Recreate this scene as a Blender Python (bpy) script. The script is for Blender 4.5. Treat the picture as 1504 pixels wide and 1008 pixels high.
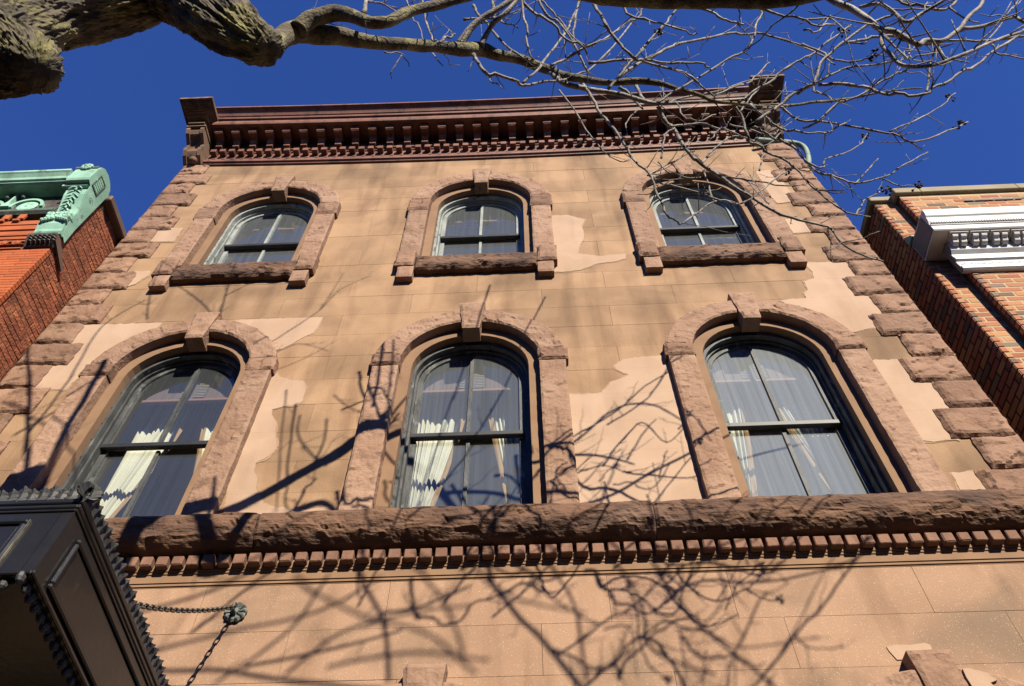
import bpy, bmesh, math, random
from mathutils import Vector, Matrix, noise
R = math.radians
random.seed(11)
for o in list(bpy.data.objects):
    bpy.data.objects.remove(o)
scene = bpy.context.scene
COL = scene.collection

# ------------------------------------------------------------------ camera
CAM = Vector((0.532, -4.207, 1.6))
YAW, PITCH, ROLL = R(-2.095), R(55.017), R(-0.332)
fwd = Vector((math.sin(YAW)*math.cos(PITCH), math.cos(YAW)*math.cos(PITCH), math.sin(PITCH)))
r0 = Vector((math.cos(YAW), -math.sin(YAW), 0)); u0 = r0.cross(fwd)
rgt = r0*math.cos(ROLL)+u0*math.sin(ROLL); upv = -r0*math.sin(ROLL)+u0*math.cos(ROLL)
cd = bpy.data.cameras.new('camera'); cam = bpy.data.objects.new('camera', cd); COL.objects.link(cam)
mw = Matrix((( rgt.x, upv.x, -fwd.x, CAM.x), (rgt.y, upv.y, -fwd.y, CAM.y), (rgt.z, upv.z, -fwd.z, CAM.z), (0, 0, 0, 1)))
cam.matrix_world = mw
cd.sensor_width = 36; cd.lens = 28.03; cd.clip_end = 2000; cd.clip_start = .05
scene.camera = cam
scene.render.resolution_x = 1024; scene.render.resolution_y = 686

# ------------------------------------------------------------------ sky, sun, exposure
SUNV = Vector((.43, -1, .66)).normalized()
ELEV = math.asin(SUNV.z)
w = bpy.data.worlds.new('World'); scene.world = w; w.use_nodes = True
nt = w.node_tree; nt.nodes.clear()
sky = nt.nodes.new('ShaderNodeTexSky'); sky.sky_type = 'NISHITA'; sky.sun_disc = False
sky.sun_elevation = ELEV; sky.sun_rotation = math.atan2(SUNV.x, SUNV.y)
sky.altitude = 0; sky.air_density = 1.0; sky.dust_density = 0.0; sky.ozone_density = 6.0
bg = nt.nodes.new('ShaderNodeBackground'); bg.inputs[1].default_value = 0.05
wo = nt.nodes.new('ShaderNodeOutputWorld')
tint = nt.nodes.new('ShaderNodeMix'); tint.data_type = 'RGBA'; tint.blend_type = 'MULTIPLY'; tint.inputs[0].default_value = 1.0
tint.inputs[7].default_value = (.57, .78, 1.42, 1)                 # deep clear-air blue
nt.links.new(sky.outputs[0], tint.inputs[6]); nt.links.new(tint.outputs[2], bg.inputs[0]); nt.links.new(bg.outputs[0], wo.inputs[0])
sl = bpy.data.lights.new('sun', 'SUN'); sl.energy = 5.0; sl.angle = R(.5); sl.color = (1.0, .915, .75)
so = bpy.data.objects.new('sun', sl); COL.objects.link(so)
so.rotation_euler = SUNV.to_track_quat('Z', 'Y').to_euler(); so.location = (6, -14, 12)
vs = scene.view_settings
vs.view_transform = 'Standard'; vs.look = 'None'; vs.exposure = 1.3; vs.gamma = 1.0; vs.use_curve_mapping = False

# ------------------------------------------------------------------ materials
MATS = {}
def hexmix(nt, fac, a, b):
    m = nt.nodes.new('ShaderNodeMix'); m.data_type = 'RGBA'
    if fac is not None: nt.links.new(fac, m.inputs[0])
    for i, c in ((6, a), (7, b)):
        if isinstance(c, tuple): m.inputs[i].default_value = (*c, 1)
        else: nt.links.new(c, m.inputs[i])
    return m
def ramp(nt, src, p0, p1):
    r = nt.nodes.new('ShaderNodeMapRange'); r.inputs[1].default_value = p0; r.inputs[2].default_value = p1
    nt.links.new(src, r.inputs[0]); return r.outputs[0]
def mth(nt, op, a, b):
    m = nt.nodes.new('ShaderNodeMath'); m.operation = op
    for i, c in enumerate((a, b)):
        if c is None: continue
        if isinstance(c, (int, float)): m.inputs[i].default_value = c
        else: nt.links.new(c, m.inputs[i])
    return m.outputs[0]
def mat(name, c1, c2=None, scale=3.0, c3=None, s3=1.0, p3=(.55, .7), rough=.88, bump=0., bscale=45., crack=0., crscale=6.,
        rnd=0., metal=0., spec=.3, stretch=(1, 1, 1), grain=0., mica_glint=0., coat=0., p2=(.38, .62), line=0., streak=0., k=.445):
    k *= .855
    c1, c2, c3 = [tuple(k*q for q in c) if c else None for c in (c1, c2, c3)]
    m = bpy.data.materials.new(name); m.use_nodes = True
    nt = m.node_tree; N = nt.nodes; b = N['Principled BSDF']
    b.inputs['Roughness'].default_value = rough; b.inputs['Metallic'].default_value = metal
    b.inputs['Specular IOR Level'].default_value = spec
    if coat: b.inputs['Coat Weight'].default_value = coat; b.inputs['Coat Roughness'].default_value = .15
    tc = N.new('ShaderNodeNewGeometry'); oi = N.new('ShaderNodeObjectInfo')
    vm = N.new('ShaderNodeVectorMath'); vm.operation = 'MULTIPLY'; vm.inputs[1].default_value = stretch
    nt.links.new(tc.outputs['Position'], vm.inputs[0])
    P = vm.outputs[0]
    def nz(sc, det=4, dist=0.):
        n = N.new('ShaderNodeTexNoise'); n.inputs['Scale'].default_value = sc; n.inputs['Detail'].default_value = det
        n.inputs['Distortion'].default_value = dist
        nt.links.new(P, n.inputs['Vector']); return n.outputs['Fac']
    col = c1
    if c2: col = hexmix(nt, ramp(nt, nz(scale, 5, .4), *p2), c1, c2).outputs[2]
    if c3: col = hexmix(nt, ramp(nt, nz(s3, 6, .6), *p3), col, c3).outputs[2]
    if isinstance(col, tuple):
        rgb = N.new('ShaderNodeRGB'); rgb.outputs[0].default_value = (*col, 1); col = rgb.outputs[0]
    hs = N.new('ShaderNodeHueSaturation'); nt.links.new(col, hs.inputs['Color'])
    val = None
    if rnd:
        val = mth(nt, 'ADD', mth(nt, 'MULTIPLY', oi.outputs['Random'], 2*rnd), 1-rnd)
    if grain:
        g = mth(nt, 'ADD', mth(nt, 'MULTIPLY', nz(bscale*2.2, 2), 2*grain), 1-grain)
        val = g if val is None else mth(nt, 'MULTIPLY', val, g)
    if val is not None: nt.links.new(val, hs.inputs['Value'])
    out = hs.outputs[0]
    if mica_glint:  # mica sparkle painted into the colour as pale flecks
        v = N.new('ShaderNodeTexVoronoi'); v.inputs['Scale'].default_value = 75; nt.links.new(P, v.inputs['Vector'])
        out = hexmix(nt, mth(nt, 'MULTIPLY', mth(nt, 'LESS_THAN', v.outputs['Distance'], .12), mica_glint), out, (.95, .85, .7)).outputs[2]
    if streak:                                   # rain and soot streaks
        sv = N.new('ShaderNodeVectorMath'); sv.operation = 'MULTIPLY'; sv.inputs[1].default_value = (4.5, 1, .7); nt.links.new(tc.outputs['Position'], sv.inputs[0])
        sn = N.new('ShaderNodeTexNoise'); sn.inputs['Scale'].default_value = 1.0; sn.inputs['Detail'].default_value = 7; sn.inputs['Distortion'].default_value = .3
        nt.links.new(sv.outputs[0], sn.inputs['Vector'])
        sk = N.new('ShaderNodeMix'); sk.data_type = 'RGBA'; sk.blend_type = 'MULTIPLY'
        nt.links.new(mth(nt, 'MULTIPLY', ramp(nt, sn.outputs['Fac'], .48, .74), streak), sk.inputs[0]); nt.links.new(out, sk.inputs[6]); sk.inputs[7].default_value = (.52, .46, .42, 1)
        out = sk.outputs[2]
    if crack:                                    # sharp, branching breaks in the stone or bark
        rg = N.new('ShaderNodeTexNoise'); rg.noise_type = 'RIDGED_MULTIFRACTAL'; rg.inputs['Scale'].default_value = crscale
        rg.inputs['Detail'].default_value = 5; rg.inputs['Distortion'].default_value = .5; nt.links.new(P, rg.inputs['Vector'])
        rd = ramp(nt, rg.outputs['Fac'], .35, 1.6)
        if line:
            ln = ramp(nt, rg.outputs['Fac'], 1.25, 1.75); mask = ramp(nt, nz(2.3, 2), .42, .6)
            dk = N.new('ShaderNodeMix'); dk.data_type = 'RGBA'; dk.blend_type = 'MULTIPLY'
            nt.links.new(mth(nt, 'MULTIPLY', mth(nt, 'MULTIPLY', ln, mask), line), dk.inputs[0]); nt.links.new(out, dk.inputs[6]); dk.inputs[7].default_value = (.25, .2, .17, 1)
            out = dk.outputs[2]
    nt.links.new(out, b.inputs['Base Color'])
    if bump or crack:
        h = mth(nt, 'MULTIPLY', nz(bscale, 6), .45 if crack else 1.0)
        if crack:
            h = mth(nt, 'ADD', h, mth(nt, 'MULTIPLY', rd, -crack))
        bp = N.new('ShaderNodeBump'); bp.inputs['Strength'].default_value = bump; bp.inputs['Distance'].default_value = .05 if crack else .02
        nt.links.new(h, bp.inputs['Height']); nt.links.new(bp.outputs[0], b.inputs['Normal'])
    MATS[name] = m
    return m

mat('ashlar', (.62, .38, .215), (.52, .312, .172), 2.6, c3=(.28, .162, .085), s3=1.0, p3=(.46, .72), bump=.2, bscale=60, rnd=.10, grain=.16, streak=.8)
mat('ashlar_low', (.62, .375, .235), (.53, .315, .195), 1.9, c3=(.34, .22, .14), s3=1.3, p3=(.52, .7), bump=.12, bscale=60, rnd=.08, grain=.14, mica_glint=.35, streak=.6)
mat('joint', (.34, .21, .125), (.22, .14, .085), 6)
mat('rock', (.47, .27, .175), (.345, .185, .115), 3.2, c3=(.24, .125, .078), s3=5, p3=(.56, .72), bump=.55, bscale=30, crack=1.2, crscale=5, rnd=.14, grain=.14, line=.75)
mat('rock_pale', (.55, .335, .225), (.44, .25, .16), 3.0, c3=(.33, .185, .115), s3=6, p3=(.56, .74), bump=.5, bscale=34, crack=1.2, crscale=5.5, rnd=.08, grain=.14, line=.7)
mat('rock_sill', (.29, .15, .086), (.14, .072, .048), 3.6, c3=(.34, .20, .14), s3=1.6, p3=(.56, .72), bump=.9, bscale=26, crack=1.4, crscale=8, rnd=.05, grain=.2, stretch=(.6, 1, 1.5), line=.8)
mat('dentil_stone', (.40, .21, .135), (.30, .15, .10), 7, bump=.25, bscale=50, rnd=.12, grain=.08)
mat('smooth_band', (.43, .25, .14), (.36, .205, .115), 4, bump=.06, bscale=70, rnd=.05, grain=.05)
mat('stucco', (.75, .51, .355), (.67, .44, .295), 2.4, c3=(.60, .40, .27), s3=1.6, p3=(.54, .8), bump=.08, bscale=80, grain=.07, streak=.3, k=0.455)
mat('stucco_edge', (.60, .385, .24), (.52, .325, .19), 5, bump=.2, bscale=60, grain=.16, k=.44)
mat('cornice_paint', (.37, .155, .10), (.30, .11, .075), 5, c3=(.14, .06, .045), s3=7, p3=(.53, .68), rough=.6, bump=.12, bscale=30, grain=.12, streak=.8)
mat('cornice_dark', (.14, .052, .036), (.085, .034, .026), 6, rough=.7, bump=.1)
mat('console_stone', (.37, .22, .14), (.25, .145, .092), 6, c3=(.12, .075, .05), s3=5, bump=.2, rnd=.05)
mat('sash_dark', (.115, .118, .118), (.05, .052, .054), 9, c3=(.30, .31, .305), s3=14, p3=(.60, .72), rough=.6, bump=.2, bscale=50, stretch=(1, 1, .45), k=0.52)
mat('sash_pale', (.46, .49, .465), (.30, .325, .31), 9, c3=(.12, .13, .125), s3=16, p3=(.60, .70), rough=.7, bump=.25, bscale=50, stretch=(1, 1, .5), k=0.5)
mat('rail_black', (.018, .018, .02), (.03, .03, .03), 8, rough=.45, k=0.8)
mat('curtain', (.86, .80, .66), (.80, .73, .58), 4, rough=.95, k=0.62)
mat('curtain_trim', (.55, .32, .15), None, rough=.9, k=0.5)
mat('valance', (.33, .22, .20), (.25, .16, .145), 8, rough=.8, stretch=(8, 1, .3), k=0.34)
mat('valance_rail', (.42, .20, .15), None, rough=.7, k=0.42)
mat('louvre', (.42, .35, .32), None, rough=.8, k=0.38)
mat('swag', (.72, .68, .66), (.6, .55, .56), 5, rough=.95, k=0.42)
mat('room_wall', (.50, .46, .40), None, rough=.95, k=0.8)
mat('room_ceiling', (.62, .60, .56), None, rough=.95, k=0.9)
mat('room_floor', (.22, .13, .07), None, rough=.5, k=0.7)
mat('roofing', (.06, .06, .06), (.09, .09, .09), 2)
mat('brick_orange', (.72, .175, .05), (.62, .14, .04), 5, rough=.9, bump=.15, bscale=60, rnd=.10, grain=.08)
mat('brick_rough', (.54, .155, .062), (.36, .10, .045), 9, c3=(.68, .24, .10), s3=7, bump=.8, bscale=40, rnd=.30, grain=.2)
mat('mortar_red', (.30, .10, .05), (.22, .075, .04), 8, bump=.3)
mat('mortar_dark', (.10, .045, .028), (.06, .03, .02), 8, bump=.3)
mat('mortar_pale', (.62, .46, .26), (.54, .39, .21), 8, bump=.3, k=.54)
mat('terracotta', (.70, .18, .055), (.58, .14, .045), 6, bump=.15, rnd=.08)
mat('copper', (.40, .70, .54), (.30, .58, .44), 5, c3=(.20, .30, .23), s3=7, p3=(.60, .72), rough=.75, bump=.1, rnd=.03, grain=.10, streak=.7, k=0.6)
mat('copper_pipe', (.42, .55, .46), (.30, .42, .35), 6, c3=(.22, .27, .22), s3=8, rough=.7, bump=.1)
mat('copper_dark', (.16, .22, .18), (.09, .12, .10), 9, c3=(.33, .55, .42), s3=9, p3=(.58, .7), rough=.8, bump=.2)
mat('brown_metal', (.24, .16, .125), (.20, .13, .10), 5, rough=.6)
mat('dark_relief_and_shade', (.07, .06, .052), (.16, .14, .12), 12, rough=.7, bump=.2)  # dark corbel relief; also paints the cornice shade on the copper frieze
mat('coping_stone', (.50, .42, .27), (.42, .35, .22), 4, bump=.15, rnd=.06)
mat('white_paint', (.82, .81, .80), (.74, .73, .73), 3, rough=.5, bump=.06, grain=.06, streak=.45, k=0.66)
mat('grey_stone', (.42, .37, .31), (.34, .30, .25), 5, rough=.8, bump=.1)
mat('black_paint', (.020, .020, .023), (.032, .031, .033), 4, c3=(.05, .048, .045), s3=18, p3=(.66, .74), rough=.28, spec=.6, bump=.05, bscale=25, k=.42)
mat('black_iron', (.030, .030, .032), (.05, .05, .052), 14, rough=.6, spec=.35, bump=.15, k=0.6)
mat('tan_edge', (.34, .30, .22), (.10, .09, .08), 22, rough=.5)
mat('chain_metal', (.22, .20, .17), (.30, .24, .17), 30, c3=(.25, .10, .04), s3=24, rough=.5, metal=.5)
mat('verdigris_grey', (.24, .26, .235), (.15, .165, .15), 20, rough=.6, metal=.2, bump=.1)
mat('pavement', (.105, .10, .098), (.085, .08, .078), 1.5, bump=.2, k=0.7)
mat('asphalt', (.05, .05, .052), (.065, .063, .062), 3, bump=.3, k=1)
mat('kerb', (.33, .32, .30), (.27, .26, .25), 4, bump=.2)
mat('bark', (.19, .15, .095), (.07, .056, .04), 11, c3=(.40, .36, .12), s3=5, p3=(.52, .72), bump=1.0, bscale=24, crack=2.2, crscale=10, stretch=(1, 1, .3), grain=.3, line=.9, k=.46)
mat('bark_branch', (.16, .13, .075), (.07, .057, .04), 14, c3=(.30, .27, .12), s3=7, p3=(.52, .68), bump=.8, bscale=50, crack=1.2, crscale=22, grain=.25, line=.6, k=0.62)
mat('bark_twig', (.27, .24, .21), (.13, .11, .095), 16, c3=(.42, .39, .35), s3=9, p3=(.52, .66), rough=.7, bump=.4, bscale=80, k=0.6)
mat('seed', (.045, .030, .022), (.07, .045, .03), 30)

def rbrick(name, cols, bump=.35):
    m = bpy.data.materials.new(name); m.use_nodes = True; nt = m.node_tree; b = nt.nodes['Principled BSDF']
    b.inputs['Roughness'].default_value = .9; b.inputs['Specular IOR Level'].default_value = .25
    oi = nt.nodes.new('ShaderNodeObjectInfo'); cr = nt.nodes.new('ShaderNodeValToRGB'); cr.color_ramp.interpolation = 'CONSTANT'
    e = cr.color_ramp.elements
    while len(e) < len(cols): e.new(.5)
    for i, (p, c) in enumerate(cols): e[i].position = p; e[i].color = (*c, 1)
    nt.links.new(oi.outputs['Random'], cr.inputs[0])
    g = nt.nodes.new('ShaderNodeNewGeometry'); n = nt.nodes.new('ShaderNodeTexNoise'); n.inputs['Scale'].default_value = 60; n.inputs['Detail'].default_value = 4
    nt.links.new(g.outputs['Position'], n.inputs['Vector'])
    hs = nt.nodes.new('ShaderNodeHueSaturation'); nt.links.new(cr.outputs[0], hs.inputs['Color'])
    nt.links.new(mth(nt, 'ADD', mth(nt, 'MULTIPLY', n.outputs['Fac'], .5), .75), hs.inputs['Value'])
    nt.links.new(hs.outputs[0], b.inputs['Base Color'])
    bp = nt.nodes.new('ShaderNodeBump'); bp.inputs['Strength'].default_value = bump; bp.inputs['Distance'].default_value = .01
    nt.links.new(n.outputs['Fac'], bp.inputs['Height']); nt.links.new(bp.outputs[0], b.inputs['Normal'])
    MATS[name] = m
rbrick('brick_mixed', [(0, (.235, .098, .052)), (.22, (.26, .125, .058)), (.42, (.19, .064, .036)), (.6, (.23, .088, .046)), (.76, (.28, .142, .068)), (.88, (.10, .06, .043)), (.95, (.135, .092, .068))])

def glassmat(name, dust):
    m = bpy.data.materials.new(name); m.use_nodes = True; nt = m.node_tree; nt.nodes.clear()
    o = nt.nodes.new('ShaderNodeOutputMaterial'); tr = nt.nodes.new('ShaderNodeBsdfTransparent'); tr.inputs[0].default_value = (.93, .96, .96, 1)
    gl = nt.nodes.new('ShaderNodeBsdfGlossy'); gl.inputs['Roughness'].default_value = .015
    g0 = nt.nodes.new('ShaderNodeNewGeometry'); dt = nt.nodes.new('ShaderNodeVectorMath'); dt.operation = 'DOT_PRODUCT'
    nt.links.new(g0.outputs['Incoming'], dt.inputs[0]); nt.links.new(g0.outputs['Normal'], dt.inputs[1])
    inv = mth(nt, 'SUBTRACT', 1.0, mth(nt, 'ABSOLUTE', dt.outputs['Value'], None))
    fres = mth(nt, 'ADD', mth(nt, 'MULTIPLY', mth(nt, 'POWER', inv, 5.0), .95), .05)
    mx = nt.nodes.new('ShaderNodeMixShader'); df = nt.nodes.new('ShaderNodeBsdfDiffuse'); df.inputs[0].default_value = (.62, .66, .70, 1)
    g = nt.nodes.new('ShaderNodeNewGeometry'); n = nt.nodes.new('ShaderNodeTexNoise'); n.inputs['Scale'].default_value = 2.2; n.inputs['Detail'].default_value = 3
    nt.links.new(g.outputs['Position'], n.inputs['Vector'])
    bp = nt.nodes.new('ShaderNodeBump'); bp.inputs['Strength'].default_value = .12; bp.inputs['Distance'].default_value = .05
    nt.links.new(n.outputs['Fac'], bp.inputs['Height']); nt.links.new(bp.outputs[0], gl.inputs['Normal'])
    m2 = nt.nodes.new('ShaderNodeMixShader')
    n2 = nt.nodes.new('ShaderNodeTexNoise'); n2.inputs['Scale'].default_value = 3.0; n2.inputs['Detail'].default_value = 5
    st = nt.nodes.new('ShaderNodeVectorMath'); st.operation = 'MULTIPLY'; st.inputs[1].default_value = (16, 1, .25)
    nt.links.new(g.outputs['Position'], st.inputs[0]); nt.links.new(st.outputs[0], n2.inputs['Vector'])
    nt.links.new(mth(nt, 'MULTIPLY', ramp(nt, n2.outputs['Fac'], -.6, 1.4), dust*2), m2.inputs[0])
    nt.links.new(tr.outputs[0], m2.inputs[1]); nt.links.new(df.outputs[0], m2.inputs[2])
    nt.links.new(fres, mx.inputs[0]); nt.links.new(m2.outputs[0], mx.inputs[1]); nt.links.new(gl.outputs[0], mx.inputs[2])
    nt.links.new(mx.outputs[0], o.inputs[0]); MATS[name] = m
glassmat('glass_clear', .018); glassmat('glass', .04); glassmat('glass_dusty', .095)

# ------------------------------------------------------------------ helpers
def mk(name, verts, faces, m, parent=None, smooth=False):
    me = bpy.data.meshes.new(name); me.from_pydata([tuple(v) for v in verts], [], faces)
    bm = bmesh.new(); bm.from_mesh(me); bmesh.ops.recalc_face_normals(bm, faces=bm.faces); bm.to_mesh(me); bm.free()
    if smooth:
        for p in me.polygons: p.use_smooth = True
    me.materials.append(MATS[m])
    return link(name, me, parent)
def link(name, me, parent=None):
    o = bpy.data.objects.new(name, me); COL.objects.link(o)
    if parent is not None:
        o.parent = parent; o.matrix_parent_inverse = Matrix.Translation(-wloc(parent))
    return o
def wloc(o):
    l = Vector(o.location)
    return l
def root(name, loc, label, cat, group=None):
    o = bpy.data.objects.new(name, None); COL.objects.link(o); o.location = loc; o.empty_display_size = .2
    o['label'] = label; o['category'] = cat
    if group: o['group'] = group
    return o
def tag(o, label, cat, group=None):
    o['label'] = label; o['category'] = cat
    if group: o['group'] = group
    return o
class G:
    def __init__(s): s.v = []; s.f = []
    def add(s, v, f):
        n = len(s.v); s.v += [tuple(q) for q in v]; s.f += [tuple(i+n for i in q) for q in f]; return s
    def box(s, x0, x1, y0, y1, z0, z1, c=0.):
        """box, with all edges chamfered when c > 0"""
        if c <= 0:
            v = [(x, y, z) for x in (x0, x1) for y in (y0, y1) for z in (z0, z1)]
            return s.add(v, [(0, 1, 3, 2), (4, 6, 7, 5), (0, 4, 5, 1), (2, 3, 7, 6), (0, 2, 6, 4), (1, 5, 7, 3)])
        bm = bmesh.new(); bmesh.ops.create_cube(bm, size=1)
        for q in bm.verts: q.co = Vector(((x0+x1)/2+q.co.x*(x1-x0), (y0+y1)/2+q.co.y*(y1-y0), (z0+z1)/2+q.co.z*(z1-z0)))
        bmesh.ops.bevel(bm, geom=bm.edges[:], offset=c, segments=1, affect='EDGES')
        bm.verts.index_update()
        s.add([q.co[:] for q in bm.verts], [tuple(q.index for q in f.verts) for f in bm.faces]); bm.free(); return s
    def prof(s, pts, x0, x1, axis='x', flip=False):
        """closed profile (a, z) swept along an axis; 'x': a is y, 'y': a is x"""
        n = len(pts)
        g = (lambda t, a, z: (t, a, z)) if axis == 'x' else (lambda t, a, z: (a, t, z))
        v = [g(x0, a, z) for a, z in pts]+[g(x1, a, z) for a, z in pts]
        f = [(i, (i+1) % n, n+(i+1) % n, n+i) for i in range(n)]+[tuple(range(n)), tuple(range(2*n-1, n-1, -1))]
        return s.add(v, f)
    def poly(s, pts, y0, y1):
        """(x, z) outline extruded in y"""
        n = len(pts)
        v = [(x, y0, z) for x, z in pts]+[(x, y1, z) for x, z in pts]
        return s.add(v, [tuple(range(n)), tuple(range(2*n-1, n-1, -1))]+[(i, (i+1) % n, n+(i+1) % n, n+i) for i in range(n)])
    def lathe(s, c, prof, n=12, ax=(0, -1, 0)):
        ax = Vector(ax).normalized(); a = ax.orthogonal().normalized(); b = ax.cross(a); c = Vector(c)
        v = [c+ax*h+(a*math.cos(2*math.pi*i/n)+b*math.sin(2*math.pi*i/n))*r for r, h in prof for i in range(n)]
        f = [(j*n+i, j*n+(i+1) % n, (j+1)*n+(i+1) % n, (j+1)*n+i) for j in range(len(prof)-1) for i in range(n)]
        f += [tuple(range(n-1, -1, -1)), tuple((len(prof)-1)*n+i for i in range(n))]
        return s.add(v, f)
    def tube(s, pts, sides=8, jit=0., seed=0, cap=True):
        """pts: (x, y, z, r)"""
        P = [Vector(p[:3]) for p in pts]; n = len(P)
        t = (P[1]-P[0]).normalized(); a = t.orthogonal().normalized(); base = len(s.v); v = []
        for i in range(n):
            t = (P[min(i+1, n-1)]-P[max(i-1, 0)])
            t = t.normalized() if t.length > 1e-9 else Vector((0, 0, 1))
            a = (a-t*a.dot(t)); a = a.normalized() if a.length > 1e-6 else t.orthogonal().normalized()
            b = t.cross(a)
            for k in range(sides):
                an = 2*math.pi*k/sides; d = a*math.cos(an)+b*math.sin(an); r = pts[i][3]
                if jit: r *= 1+jit*noise.noise((P[i]+d*r)*9+Vector((seed, 0, 0)))+jit*.7*noise.noise((P[i]+d*r)*28)
                v.append(P[i]+d*r)
        f = [(i*sides+k, i*sides+(k+1) % sides, (i+1)*sides+(k+1) % sides, (i+1)*sides+k) for i in range(n-1) for k in range(sides)]
        if cap: f += [tuple(range(sides-1, -1, -1)), tuple((n-1)*sides+k for k in range(sides))]
        return s.add(v, f)
    def mk(s, name, m, parent=None, smooth=False): return mk(name, s.v, s.f, m, parent, smooth)
def spline(pts, sub=4):
    out = []
    n = len(pts)
    for i in range(n-1):
        p0, p1, p2, p3 = (pts[max(i-1, 0)], pts[i], pts[i+1], pts[min(i+2, n-1)])
        for k in range(sub):
            t = k/sub
            out.append(tuple(.5*((2*b)+(-a+c)*t+(2*a-5*b+4*c-d)*t*t+(-a+3*b-3*c+d)*t**3) for a, b, c, d in zip(p0, p1, p2, p3)))
    out.append(tuple(pts[-1])); return out
def in_view(p, mg=40):
    d = Vector(p)-CAM; z = d.dot(fwd)
    if z <= 0: return False
    x = 752+1171*d.dot(rgt)/z; y = 504-1171*d.dot(upv)/z
    return -mg < x < 1504+mg and -mg < y < 1008+mg
def rn(x, y, z): return noise.noise(Vector((x, y, z)))
def facet(x, z, s, c):
    """tilted break planes, one per random cell"""
    d, pts = noise.voronoi(Vector((x*c, z*c*1.2, s)))
    p = pts[0]; a = rn(p.x*3.1, p.y*3.1, s)*2.4; e = rn(p.y*2.7, p.x*2.7, s+5)*2.4
    return (x*c-p.x)*a+(z*c*1.2-p.y)*e+.5*rn(p.x*5, p.y*5, s+9)
def rockn(x, z, s, fr=1.0):
    """chipped, stepped relief in about -1..1"""
    a = noise.fractal(Vector((x*5*fr+s, z*6*fr, s*1.7)), .9, 2.1, 4)
    q = rn(x*7*fr+a*.5, z*9*fr, s+3.1)*3.0
    st = (math.floor(q)+min(1, (q-math.floor(q))*4))/3.0
    return .35*a+.25*st+.75*facet(x+.03*a, z+.03*a, s, 7.5*fr)
def rock(name, mp, nu, nv, yf, yb, amp, seed, m, parent, edge=.03, su=1., sv=1., fr=1., drop=.65):
    """rock-faced stone: mp(u, v) -> (x, z); su, sv its size in metres"""
    v = []; f = []
    for i in range(nu+1):
        for j in range(nv+1):
            u, t = i/nu, j/nv; x, z = mp(u, t)
            d = min(u*su, (1-u)*su, t*sv, (1-t)*sv)/edge
            p = 1-(1-min(1, d))**2
            wob = .35*edge*rn(x*14, z*14, seed) if d < .01 else 0
            y = yf+edge*drop*(1-p)-amp*rockn(x, z, seed, fr)*(.25+.75*p)
            v.append((x+wob, y, z+wob*.8))
    W = nv+1
    for i in range(nu):
        for j in range(nv): f.append((i*W+j, (i+1)*W+j, (i+1)*W+j+1, i*W+j+1))
    ring = [i*W for i in range(nu+1)]+[nu*W+j for j in range(1, nv+1)]+[i*W+nv for i in range(nu-1, -1, -1)]+[j for j in range(nv-1, 0, -1)]
    n0 = len(v)
    for k in ring: v.append((v[k][0], yb, v[k][2]))
    n = len(ring)
    for k in range(n): f.append((ring[k], ring[(k+1) % n], n0+(k+1) % n, n0+k))
    return mk(name, v, f, m, parent)
def rect(x0, x1, z0, z1): return lambda u, t: (x0+(x1-x0)*u, z0+(z1-z0)*t)
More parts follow.
